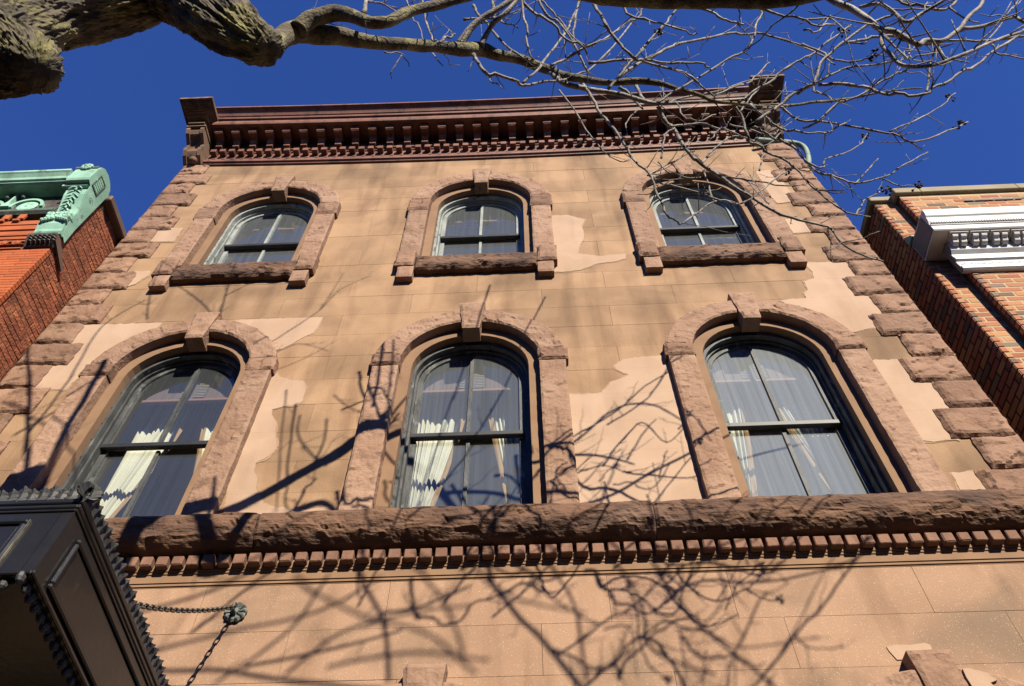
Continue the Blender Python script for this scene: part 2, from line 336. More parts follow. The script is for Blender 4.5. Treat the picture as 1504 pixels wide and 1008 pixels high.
# ------------------------------------------------------------------ measured outlines (metres)
PATCHES = [
[(-3.880,8.186),(-3.079,8.177),(-3.099,8.047),(-3.371,7.768),(-3.462,7.558),(-3.491,7.394),(-3.537,7.276),(-3.567,7.141),(-3.876,7.154),(-3.876,7.315),(-3.900,7.493),(-3.814,7.499),(-3.836,7.709),(-3.882,7.867)],
[(-2.426,8.132),(-2.304,8.176),(-1.472,8.170),(-1.497,8.011),(-1.518,7.896),(-1.583,7.843),(-1.654,7.772),(-1.702,7.701),(-1.752,7.642),(-1.825,7.636),(-2.052,7.816)],
[(-1.782,7.273),(-1.727,7.281),(-1.674,7.209),(-1.573,7.168),(-1.464,7.151),(-1.407,7.046),(-1.409,6.959),(-1.402,6.861),(-1.438,6.811),(-1.545,6.806),(-1.636,6.765),(-1.621,6.686),(-1.563,6.602),(-1.540,6.464),(-1.484,6.273),(-1.521,6.194),(-1.607,6.118),(-1.597,6.030),(-1.554,5.960),(-1.537,5.860),(-1.508,5.785),(-1.436,5.687),(-1.352,5.653),(-1.262,5.638),(-1.118,5.612),(-0.893,5.638),(-0.900,5.550),(-1.690,5.522),(-1.765,5.936)],
[(1.855,7.401),(1.724,7.344),(1.572,7.321),(1.465,7.321),(1.382,7.303),(1.317,7.261),(1.277,7.208),(1.279,7.163),(1.332,7.105),(1.380,7.070),(1.309,7.020),(1.213,6.973),(1.174,6.902),(1.129,6.842),(1.045,6.829),(0.791,6.834),(0.788,5.588),(1.826,5.558),(1.861,6.712)],
[(0.697,10.266),(0.859,10.221),(1.036,10.218),(1.251,10.077),(1.191,9.922),(1.202,9.787),(1.202,9.646),(1.127,9.407),(1.104,9.261),(1.311,9.198),(1.623,9.220),(1.596,9.100),(1.443,9.046),(1.295,9.023),(1.115,8.909),(0.993,8.880),(0.764,8.878),(0.689,9.181),(0.705,9.659)],
[(3.404,8.881),(3.898,8.867),(3.933,8.539),(3.827,8.245),(3.925,8.153),(3.875,7.851),(3.809,7.624),(3.671,7.644),(3.575,7.609),(3.505,7.588),(3.343,7.598),(3.191,7.916),(2.977,8.156),(3.075,8.187),(3.241,8.188),(3.249,8.286),(3.308,8.347),(3.314,8.502),(3.434,8.557),(3.455,8.699),(3.440,8.820)],
[(3.472,7.159),(3.756,7.155),(3.729,6.827),(3.892,6.811),(3.880,6.491),(3.872,6.435),(3.760,6.112),(3.662,6.122),(3.568,6.105),(3.475,6.131)],
[(3.551,5.776),(3.628,5.776),(3.688,5.785),(3.782,5.775),(3.764,5.598),(3.535,5.604)],
[(3.529,11.269),(3.711,11.288),(3.784,10.868),(3.787,10.346),(3.544,10.305),(3.516,10.554)],
[(3.511,9.897),(3.741,9.877),(3.772,9.560),(3.508,9.527)],
[(-3.897,10.289),(-3.570,10.274),(-3.566,10.100),(-3.571,9.915),(-3.892,9.941)],
[(-3.793,9.235),(-3.583,9.234),(-3.567,9.128),(-3.610,9.057),(-3.645,8.954),(-3.746,8.894)],
]
LIMB = [
[(-2.25,-3.45,-0.1,0.42),(-2.2,-3.38,2,0.34),(-2.25,-3.3,4.2,0.32),(-2.38,-3.25,5.6,0.32),(-2.455,-3.2,6.44,0.29),(-2.41,-3.18,6.92,0.25),(-2.23,-3.16,7.3,0.25),(-2.04,-3.19,7.75,0.22),(-1.97,-3.5,8.1,0.13),(-1.9,-4.3,8.7,0.08),(-1.8,-5.2,9.6,0.05),(-1.7,-5.9,10.4,0.025)],
[(-2.624,-3.25,6.037,0.3266),(-2.218,-3.2,5.828,0.231),(-1.958,-3.18,5.7,0.1708),(-1.821,-3.18,5.561,0.1194)],
[(-2.12,-3.15,7.917,0.2492),(-1.585,-3.13,7.187,0.1969),(-1.302,-3.08,6.799,0.1689),(-1.126,-3.02,6.619,0.1402),(-1.01,-2.99,6.532,0.1141)],
[(-1.291,-3.12,7.176,0.0491),(-1.218,-3.08,7.056,0.0616),(-1.143,-2.99,6.926,0.087),(-0.981,-2.98,6.535,0.1061)],
]
BRANCH = [
[(-1.013,-2.94,6.662,0.0796),(-1.016,-2.91,7.006,0.0667),(-0.973,-2.88,7.314,0.0795),(-0.709,-2.81,7.406,0.0644),(-0.491,-2.76,7.44,0.0485),(-0.265,-2.69,7.601,0.0458),(-0.083,-2.63,7.747,0.0448),(0.11,-2.57,7.888,0.0525),(0.244,-2.53,8.038,0.0537),(0.391,-2.48,8.007,0.0425),(0.561,-2.41,8.084,0.0409),(0.73,-2.36,8.01,0.0384),(0.885,-2.36,7.807,0.033),(1.017,-2.38,7.618,0.0278),(1.204,-2.42,7.377,0.0227),(1.388,-2.44,7.334,0.0253),(1.516,-2.44,7.253,0.0202),(1.632,-2.42,7.193,0.016),(1.788,-2.38,7.148,0.0144),(1.896,-2.34,7.124,0.0128),(2.126,-2.28,7.203,0.0122),(2.412,-2.2,7.362,0.0113),(2.775,-2.15,7.575,0.0104),(3.112,-2.1,7.765,0.0089),(3.333,-2.1,7.852,0.0081),(3.741,-2.1,7.952,0.0046)],
[(-0.936,-2.92,7.18,0.0638),(-0.854,-2.96,7.312,0.0602),(-0.702,-2.98,7.391,0.0561),(-0.558,-2.98,7.227,0.0456),(-0.419,-2.98,7.052,0.0399),(-0.298,-2.98,7.049,0.039),(-0.199,-2.98,7.295,0.0377),(-0.028,-2.98,7.465,0.0354),(0.251,-3,7.658,0.029),(0.449,-3.1,7.605,0.019)],
[(0.752,-2.36,8.007,0.0161),(0.826,-2.34,7.778,0.0209),(0.9,-2.32,7.697,0.0218),(1.023,-2.3,7.678,0.0207),(1.237,-2.26,7.645,0.0191),(1.376,-2.24,7.592,0.0185),(1.486,-2.22,7.528,0.0173),(1.611,-2.2,7.542,0.0154),(1.881,-2.2,7.538,0.0123),(2.041,-2.2,7.502,0.0102),(2.237,-2.2,7.415,0.0075)],
[(0.081,-2.6,7.893,0.0338),(0.154,-2.67,8.003,0.0293),(0.245,-2.73,8.072,0.0263),(0.32,-2.765,8.125,0.0243),(0.427,-2.8,8.219,0.0224),(0.541,-2.84,8.392,0.0173),(0.78,-2.95,8.915,0.0092)],
[(0.243,-2.57,7.983,0.0232),(0.291,-2.63,8.102,0.0213),(0.347,-2.69,8.14,0.0202),(0.424,-2.745,8.15,0.0191),(0.534,-2.81,8.294,0.0161),(0.684,-2.88,8.602,0.01)],
[(0.714,-3.5,5.294,0.041),(0.814,-3.5,5.081,0.0375),(0.915,-3.5,4.984,0.0352),(1.12,-3.5,4.917,0.0332),(1.32,-3.5,4.864,0.0314),(1.493,-3.5,4.829,0.0285),(1.639,-3.5,4.847,0.0234),(1.925,-3.5,5.107,0.0194)],
[(1.837,-3.43,5.838,0.0216),(1.877,-3.4,5.222,0.016),(1.936,-3.38,5.139,0.0143),(1.968,-3.36,5.03,0.0134),(1.987,-3.34,4.944,0.0126),(2.064,-3.32,4.948,0.0115),(2.112,-3.3,4.862,0.0108),(2.194,-3.29,4.961,0.0105),(2.274,-3.28,4.987,0.0101),(2.406,-3.28,5.131,0.0098),(2.565,-3.28,5.371,0.0092),(2.744,-3.28,5.625,0.0087),(3.238,-3.28,6.374,0.0075)],
[(2.421,-3.28,5.151,0.0087),(2.605,-3.26,5.263,0.0084),(2.808,-3.24,5.438,0.0078),(2.828,-3.23,5.388,0.0071),(2.999,-3.18,5.357,0.0046)],
[(1.983,-3.34,4.933,0.0098),(1.947,-3.32,4.792,0.0085),(1.937,-3.31,4.679,0.0077),(1.942,-3.3,4.597,0.0075),(2.024,-3.28,4.638,0.0071),(2.129,-3.28,4.676,0.0072),(2.263,-3.28,4.767,0.0069),(2.467,-3.26,4.981,0.0067),(2.746,-3.24,5.238,0.0066),(3.199,-3.18,5.714,0.0067)],
[(1.97,-3.38,5.157,0.0075),(2.02,-3.4,5.104,0.0079),(2.009,-3.42,4.917,0.0075),(1.971,-3.43,4.703,0.0071),(2.042,-3.44,4.753,0.0066),(2.136,-3.48,4.784,0.0061),(2.35,-3.53,4.982,0.0053)],
]
TWIG = [
[(0.147,-2.65,9.004,0.0131),(0.22,-2.62,8.698,0.0122),(0.328,-2.59,8.346,0.0113),(0.438,-2.56,8.01,0.0104),(0.56,-2.53,7.759,0.0096),(0.641,-2.5,7.728,0.0092)],
[(0.216,-2.63,7.516,0.0147),(0.28,-2.595,7.255,0.0135),(0.325,-2.561,7.255,0.0127),(0.419,-2.526,7.246,0.012),(0.513,-2.492,7.253,0.0112),(0.59,-2.457,7.293,0.0106),(0.711,-2.423,7.453,0.01),(0.817,-2.388,7.585,0.0094),(0.925,-2.354,7.771,0.0088),(1.074,-2.319,8.064,0.0083),(1.369,-2.285,8.881,0.0082),(1.68,-2.25,9.896,0.0081)],
[(0.31,-2.55,7.278,0.0067),(0.353,-2.525,7.166,0.0054),(0.409,-2.5,7.118,0.0042)],
[(0.562,-2.7,6.561,0.0084),(0.683,-2.66,7.065,0.0086),(0.827,-2.62,7.751,0.0089),(0.971,-2.58,8.499,0.0092),(1.101,-2.54,9.361,0.0095),(1.239,-2.5,10.323,0.0097)],
[(0.576,-3,7.417,0.0089),(0.583,-2.933,7.127,0.0076),(0.594,-2.867,6.875,0.0065),(0.618,-2.8,6.682,0.0055)],
[(0.518,-3.05,7.507,0.0122),(0.572,-2.992,7.458,0.0113),(0.643,-2.933,7.386,0.0104),(0.767,-2.875,7.233,0.0094),(0.848,-2.817,7.134,0.0085),(0.941,-2.758,7.157,0.0077),(0.988,-2.7,7.167,0.0069)],
[(0.681,-2.95,7.863,0.011),(0.725,-2.88,7.614,0.0099),(0.818,-2.81,7.54,0.0091),(0.899,-2.74,7.36,0.0082),(0.952,-2.67,7.053,0.0071),(1.003,-2.6,7.101,0.0065)],
[(0.714,-2.9,7.826,0.008),(0.799,-2.85,7.736,0.0071),(0.846,-2.8,7.618,0.0061),(0.949,-2.75,7.276,0.005),(1.053,-2.7,7.277,0.0042)],
[(1.047,-2.8,8.41,0.0109),(0.966,-2.75,7.939,0.0094),(0.938,-2.7,7.664,0.0082),(0.951,-2.65,7.431,0.0071),(0.998,-2.6,7.166,0.0061)],
[(1.022,-3.05,6.987,0.0121),(1.053,-2.994,6.673,0.0109),(1.096,-2.939,6.633,0.0102),(1.166,-2.883,6.543,0.0094),(1.249,-2.828,6.499,0.0087),(1.323,-2.772,6.6,0.0082),(1.476,-2.717,6.642,0.0076),(1.587,-2.661,6.672,0.007),(1.672,-2.606,6.578,0.0062),(1.745,-2.55,6.516,0.0055)],
[(0.743,-2.68,6.954,0.0094),(0.881,-2.7,7.085,0.0091),(0.978,-2.72,7.161,0.0088),(1.11,-2.74,7.289,0.0084),(1.231,-2.76,7.464,0.0082),(1.409,-2.78,7.766,0.008),(1.521,-2.8,8.004,0.0077)],
[(1.08,-2.65,6.516,0.0092),(1.191,-2.7,6.698,0.0089),(1.288,-2.75,6.838,0.0086),(1.427,-2.8,7.085,0.0083),(1.551,-2.85,7.293,0.008),(1.665,-2.9,7.464,0.0076)],
[(1.167,-2.65,6.77,0.0074),(1.27,-2.717,6.853,0.0066),(1.371,-2.783,6.973,0.0058),(1.49,-2.85,7.136,0.005)],
[(0.996,-2.7,6.923,0.0107),(1.284,-2.675,7.016,0.0096),(1.521,-2.65,7.022,0.0084),(1.723,-2.625,7.049,0.0072),(1.823,-2.6,7.059,0.006)],
[(1.18,-2.65,6.768,0.0122),(1.401,-2.622,7.222,0.0123),(1.624,-2.594,7.57,0.0121),(1.821,-2.567,7.796,0.0116),(2.041,-2.539,8.007,0.011),(2.242,-2.511,8.231,0.0104),(2.449,-2.483,8.309,0.0095),(2.626,-2.456,8.241,0.0085),(2.829,-2.428,7.953,0.0073),(2.883,-2.4,7.658,0.0061)],
[(1.204,-2.95,7.363,0.0093),(1.328,-2.925,7.138,0.0079),(1.472,-2.9,6.964,0.0066),(1.623,-2.875,6.868,0.0054),(1.673,-2.85,6.894,0.0043)],
[(1.665,-3,7.037,0.0096),(1.788,-2.967,6.922,0.0085),(1.862,-2.933,6.875,0.0074),(1.953,-2.9,6.878,0.0065)],
[(1.938,-3.1,6.462,0.0086),(2.062,-3.067,6.389,0.0072),(2.217,-3.033,6.298,0.0059),(2.347,-3,6.385,0.0047)],
[(1.372,-2.6,6.386,0.0082),(1.499,-2.625,6.512,0.0081),(1.697,-2.65,6.723,0.008),(1.889,-2.675,6.94,0.0079),(2.012,-2.7,7.022,0.0077),(2.094,-2.725,7.115,0.0074),(2.193,-2.75,7.432,0.0074),(2.308,-2.775,7.725,0.0073),(2.368,-2.8,7.837,0.007)],
[(1.586,-2.2,7.545,0.0092),(1.851,-2.162,7.77,0.0085),(2.162,-2.125,8.016,0.0077),(2.467,-2.088,8.35,0.0069),(2.744,-2.05,8.532,0.0059)],
[(2.045,-2.15,7.833,0.0085),(2.295,-2.15,8.041,0.008),(2.506,-2.15,8.267,0.0075),(2.693,-2.15,8.614,0.0071)],
[(1.796,-2.66,6.148,0.0082),(1.943,-2.698,6.27,0.0079),(2.1,-2.736,6.413,0.0076),(2.225,-2.774,6.501,0.0071),(2.341,-2.812,6.58,0.0067),(2.664,-2.85,6.928,0.0065)],
[(0.989,-2.32,7.787,0.0136),(1.047,-2.273,7.598,0.0127),(1.118,-2.225,7.36,0.0117),(1.185,-2.178,7.129,0.0108),(1.252,-2.131,6.828,0.0097),(1.355,-2.084,6.52,0.0088),(1.39,-2.036,6.407,0.0081),(1.412,-1.989,6.22,0.0074),(1.474,-1.942,6.089,0.0067),(1.575,-1.895,6.205,0.0063),(1.728,-1.847,6.471,0.006),(1.858,-1.8,6.656,0.0056)],
[(1.427,-1.9,6.921,0.0097),(1.529,-1.879,6.795,0.0088),(1.674,-1.857,6.726,0.0081),(1.822,-1.836,6.637,0.0073),(1.952,-1.814,6.584,0.0066),(2.075,-1.793,6.662,0.006),(2.312,-1.771,6.963,0.0056),(2.582,-1.75,7.325,0.0052)],
[(1.415,-1.9,6.935,0.0068),(1.613,-1.9,7.114,0.006),(1.77,-1.9,7.294,0.0051),(1.837,-1.9,7.327,0.0041)],
[(1.569,-2.2,7.5,0.0183),(1.602,-2.132,7.453,0.0172),(1.667,-2.064,7.36,0.016),(1.735,-1.995,7.069,0.0144),(1.802,-1.927,7.002,0.0133),(1.925,-1.859,6.931,0.0122),(2.095,-1.791,6.742,0.0109),(2.261,-1.723,6.588,0.0097),(2.46,-1.655,6.594,0.0087),(2.646,-1.586,6.61,0.0078),(2.729,-1.518,6.441,0.0066),(2.958,-1.45,6.336,0.0055)],
[(1.845,-1.85,7.186,0.0086),(2.006,-1.862,7.432,0.0078),(2.213,-1.875,7.663,0.007),(2.366,-1.888,7.439,0.0057),(2.592,-1.9,7.701,0.0048)],
[(1.96,-1.8,7.065,0.008),(2.126,-1.783,7.026,0.0068),(2.406,-1.767,6.964,0.0056),(2.566,-1.75,6.999,0.0044)],
[(1.908,-2.46,6.61,0.0113),(1.948,-2.402,6.567,0.0105),(1.938,-2.345,6.422,0.0095),(1.997,-2.288,6.427,0.0087),(2.125,-2.23,6.411,0.008),(2.249,-2.172,6.306,0.0071),(2.322,-2.115,6.09,0.0061),(2.417,-2.058,5.927,0.0052),(2.605,-2,5.956,0.0045)],
[(1.981,-2.4,6.422,0.0085),(2.066,-2.367,6.408,0.008),(2.143,-2.333,6.348,0.0074),(2.221,-2.3,6.213,0.0067),(2.262,-2.267,6.152,0.0062),(2.345,-2.233,6.15,0.0057),(2.451,-2.2,6.372,0.0054),(2.572,-2.167,6.511,0.005),(2.787,-2.133,6.74,0.0047),(2.963,-2.1,7.014,0.0043)],
[(2.076,-2.45,6.618,0.0096),(2.23,-2.414,6.718,0.0091),(2.32,-2.379,6.603,0.0084),(2.576,-2.343,6.559,0.0077),(2.847,-2.307,6.479,0.007),(2.975,-2.271,6.43,0.0064),(3.185,-2.236,6.56,0.0059),(3.581,-2.2,6.932,0.0056)],
[(2.917,-2.27,6.584,0.0061),(3.231,-2.263,6.861,0.0057),(3.491,-2.257,7.128,0.0051),(3.658,-2.25,7.337,0.0044)],
[(1.999,-2.48,6.604,0.0091),(2.056,-2.454,6.383,0.008),(2.132,-2.428,6.315,0.0072),(2.27,-2.402,6.254,0.0064),(2.46,-2.376,6.396,0.0058),(2.593,-2.35,6.562,0.0052)],
[(2.356,-2.15,6.393,0.0078),(2.404,-2.14,6.271,0.007),(2.556,-2.13,6.134,0.0063),(2.763,-2.12,6.229,0.0058),(2.983,-2.11,6.425,0.0054),(3.212,-2.1,6.645,0.005)],
[(2.755,-2.12,6.209,0.005),(2.839,-2.11,6.132,0.0042),(2.973,-2.1,6.131,0.0033)],
[(2.556,-2.13,6.134,0.005),(2.721,-2.115,6.363,0.0043),(2.852,-2.1,6.566,0.0036)],
[(2.544,-2,5.98,0.0058),(2.632,-2,6.144,0.0052),(2.745,-2,6.244,0.0046),(2.857,-2,6.326,0.0039)],
[(1.621,-1.65,6.623,0.0024),(2.047,-1.65,6.434,0.0018)],
[(2.716,-3.1,6.536,0.0087),(2.781,-3.09,6.412,0.0082),(2.85,-3.08,6.377,0.0079),(2.987,-3.07,6.397,0.0076),(3.132,-3.06,6.609,0.0076),(3.267,-3.05,6.818,0.0075)],
[(2.987,-3.07,6.397,0.0066),(3.036,-3.035,6.299,0.0053),(3.115,-3,6.279,0.0042)],
[(2.531,-2.85,6.619,0.0091),(2.699,-2.833,6.721,0.0089),(2.876,-2.817,6.757,0.0085),(3.008,-2.8,6.72,0.008),(3.309,-2.783,6.72,0.0076),(3.723,-2.767,6.814,0.0073),(3.952,-2.75,6.944,0.007)],
[(1.808,-2.65,5.836,0.0096),(2,-2.694,6.019,0.0096),(2.136,-2.738,6.117,0.0094),(2.178,-2.781,6.067,0.009),(2.221,-2.825,6.182,0.0089),(2.307,-2.869,6.271,0.0087),(2.432,-2.912,6.389,0.0085),(2.613,-2.956,6.555,0.0084),(2.759,-3,6.607,0.0081)],
[(2.1,-2.7,6.106,0.0077),(2.283,-2.72,6.281,0.0072),(2.482,-2.74,6.413,0.0066),(2.591,-2.76,6.382,0.0059),(2.729,-2.78,6.361,0.0051),(2.822,-2.8,6.416,0.0044)],
[(2.29,-2.7,6.293,0.0096),(2.407,-2.715,6.228,0.0093),(2.487,-2.73,6.081,0.0089),(2.526,-2.745,5.955,0.0085),(2.589,-2.76,5.853,0.0082),(2.693,-2.775,5.827,0.008),(2.803,-2.79,5.891,0.0079),(3.002,-2.805,6.072,0.008),(3.304,-2.82,6.367,0.0082),(3.622,-2.835,6.687,0.0085),(3.892,-2.85,6.974,0.0087)],
[(2.742,-2.75,5.91,0.0059),(2.798,-2.8,6.055,0.0056),(2.877,-2.85,6.223,0.0054),(2.926,-2.9,6.297,0.005)],
[(2.322,-2.35,6.52,0.0078),(2.404,-2.4,6.482,0.0075),(2.543,-2.45,6.625,0.0074),(2.694,-2.5,6.653,0.0071),(2.878,-2.55,6.76,0.007),(3.004,-2.6,6.823,0.0068),(3.036,-2.65,6.718,0.0064)],
[(2.56,-2.45,7.105,0.0075),(2.502,-2.45,6.978,0.0067),(2.524,-2.45,6.874,0.006),(2.54,-2.45,6.692,0.0053)],
[(2.219,-3,6.538,0.0064),(2.347,-3,6.564,0.0055),(2.388,-3,6.507,0.0045),(2.37,-3,6.227,0.0034)],
[(2.142,-3,6.282,0.0058),(2.255,-3,6.339,0.0047),(2.387,-3,6.591,0.0036)],
[(2.322,-2.8,6.769,0.0077),(2.348,-2.825,6.47,0.0066),(2.373,-2.85,6.205,0.0056),(2.46,-2.875,6.142,0.0048),(2.52,-2.9,6.136,0.0042)],
[(2.645,-2.94,6.473,0.0052),(2.611,-2.927,5.944,0.0042),(2.646,-2.913,6.067,0.0038),(2.756,-2.9,6.238,0.0035)],
[(2.589,-2.8,6.806,0.0069),(2.668,-2.8,6.697,0.0055),(2.755,-2.8,6.912,0.0044)],
[(2.748,-2.9,6.311,0.0058),(2.685,-2.9,6.056,0.0048),(2.761,-2.9,6.071,0.0041),(2.838,-2.9,6.086,0.0034)],
[(2.92,-2.9,6.283,0.0054),(2.858,-2.9,6.056,0.0045),(2.862,-2.9,5.951,0.0036),(2.913,-2.9,5.892,0.0029)],
[(3.271,-2.85,6.375,0.0055),(3.296,-2.833,6.29,0.0049),(3.405,-2.817,6.236,0.0044),(3.511,-2.8,6.239,0.0039)],
[(3.188,-2.9,6.283,0.0054),(3.405,-2.925,6.563,0.0047),(3.743,-2.95,7.016,0.0039)],
[(0.296,-2.67,9.346,0.0161),(0.344,-2.67,8.669,0.0137),(0.354,-2.67,8.359,0.0121)],
[(0.104,-2.65,8.492,0.0106),(0.314,-2.633,8.597,0.0091),(0.433,-2.617,8.461,0.0073),(0.532,-2.6,8.335,0.0055)],
[(-0.042,-2.73,7.339,0.0123),(-0.002,-2.723,7.577,0.0105),(0.031,-2.717,7.674,0.0083),(0.067,-2.71,7.734,0.006)],
[(-0.395,-2.75,8.82,0.0069),(-0.249,-2.76,8.032,0.0057),(-0.13,-2.77,7.413,0.0048)],
[(-0.244,-2.8,8.676,0.0102),(-0.163,-2.783,7.915,0.0085),(-0.092,-2.767,7.532,0.0075),(-0.048,-2.75,7.442,0.0067)],
[(-0.49,-3,7.221,0.0182),(-0.517,-3,7.531,0.0155),(-0.577,-3,7.831,0.0124)],
[(-0.517,-3,7.531,0.0076),(-0.422,-2.983,7.591,0.0066),(-0.342,-2.967,7.505,0.0054),(-0.275,-2.95,7.406,0.0042)],
[(-0.249,-2.75,7.076,0.0055),(-0.291,-2.7,6.991,0.0041),(-0.318,-2.65,6.937,0.0027)],
[(-0.369,-2.77,7.137,0.0055),(-0.271,-2.71,7.227,0.0044),(-0.214,-2.65,7.203,0.0033)],
[(-0.079,-2.65,7.47,0.0054),(-0.024,-2.625,7.346,0.0041),(0.007,-2.6,7.346,0.0029)],
[(1.314,-2.25,7.817,0.0159),(1.384,-2.2,7.765,0.0119),(1.462,-2.15,7.586,0.0078)],
[(1.466,-2.22,7.998,0.0163),(1.467,-2.21,7.722,0.0131),(1.485,-2.2,7.589,0.0103)],
[(1.416,-2.15,7.591,0.0062),(1.304,-2.15,7.306,0.0047),(1.287,-2.15,7.085,0.0034)],
[(0.816,-2.35,7.465,0.0075),(0.918,-2.3,7.137,0.0062),(1.004,-2.25,6.732,0.005),(1.138,-2.2,6.488,0.004),(1.237,-2.15,6.566,0.0031)],
[(1.692,-2.2,7.563,0.0077),(1.742,-2.183,7.273,0.0063),(1.832,-2.167,7.224,0.0051),(1.969,-2.15,7.4,0.004)],
[(2.032,-2.15,7.19,0.0073),(2.164,-2.117,7.156,0.0063),(2.298,-2.083,7.095,0.0053),(2.434,-2.05,7.308,0.0045)],
[(2.174,-2.15,7.42,0.0081),(2.321,-2.175,7.718,0.0066),(2.46,-2.2,7.925,0.0048)],
[(1.607,-2.15,7.185,0.0078),(1.805,-2.117,7.311,0.0068),(1.964,-2.083,7.342,0.0057),(2.135,-2.05,7.203,0.0045)],
[(1.881,-2.05,7.163,0.0059),(2.003,-2.075,7.289,0.0047),(2.122,-2.1,7.497,0.0036)],
[(2.244,-1.85,7.043,0.0069),(2.307,-1.85,7.228,0.0058),(2.35,-1.85,7.317,0.0046)],
[(2.129,-1.85,6.872,0.0048),(2.184,-1.825,6.529,0.0039),(2.207,-1.8,7.166,0.0035)],
[(1.837,-1.85,7.022,0.0059),(1.837,-1.825,6.84,0.0058),(1.844,-1.8,6.701,0.0057)],
[(1.484,-2.05,6.822,0.0075),(1.555,-2.075,7.134,0.0073),(1.648,-2.1,7.262,0.007)],
[(1.513,-1.95,7.027,0.0059),(1.57,-1.933,6.865,0.0051),(1.678,-1.917,6.798,0.0044),(1.779,-1.9,6.827,0.0038)],
]
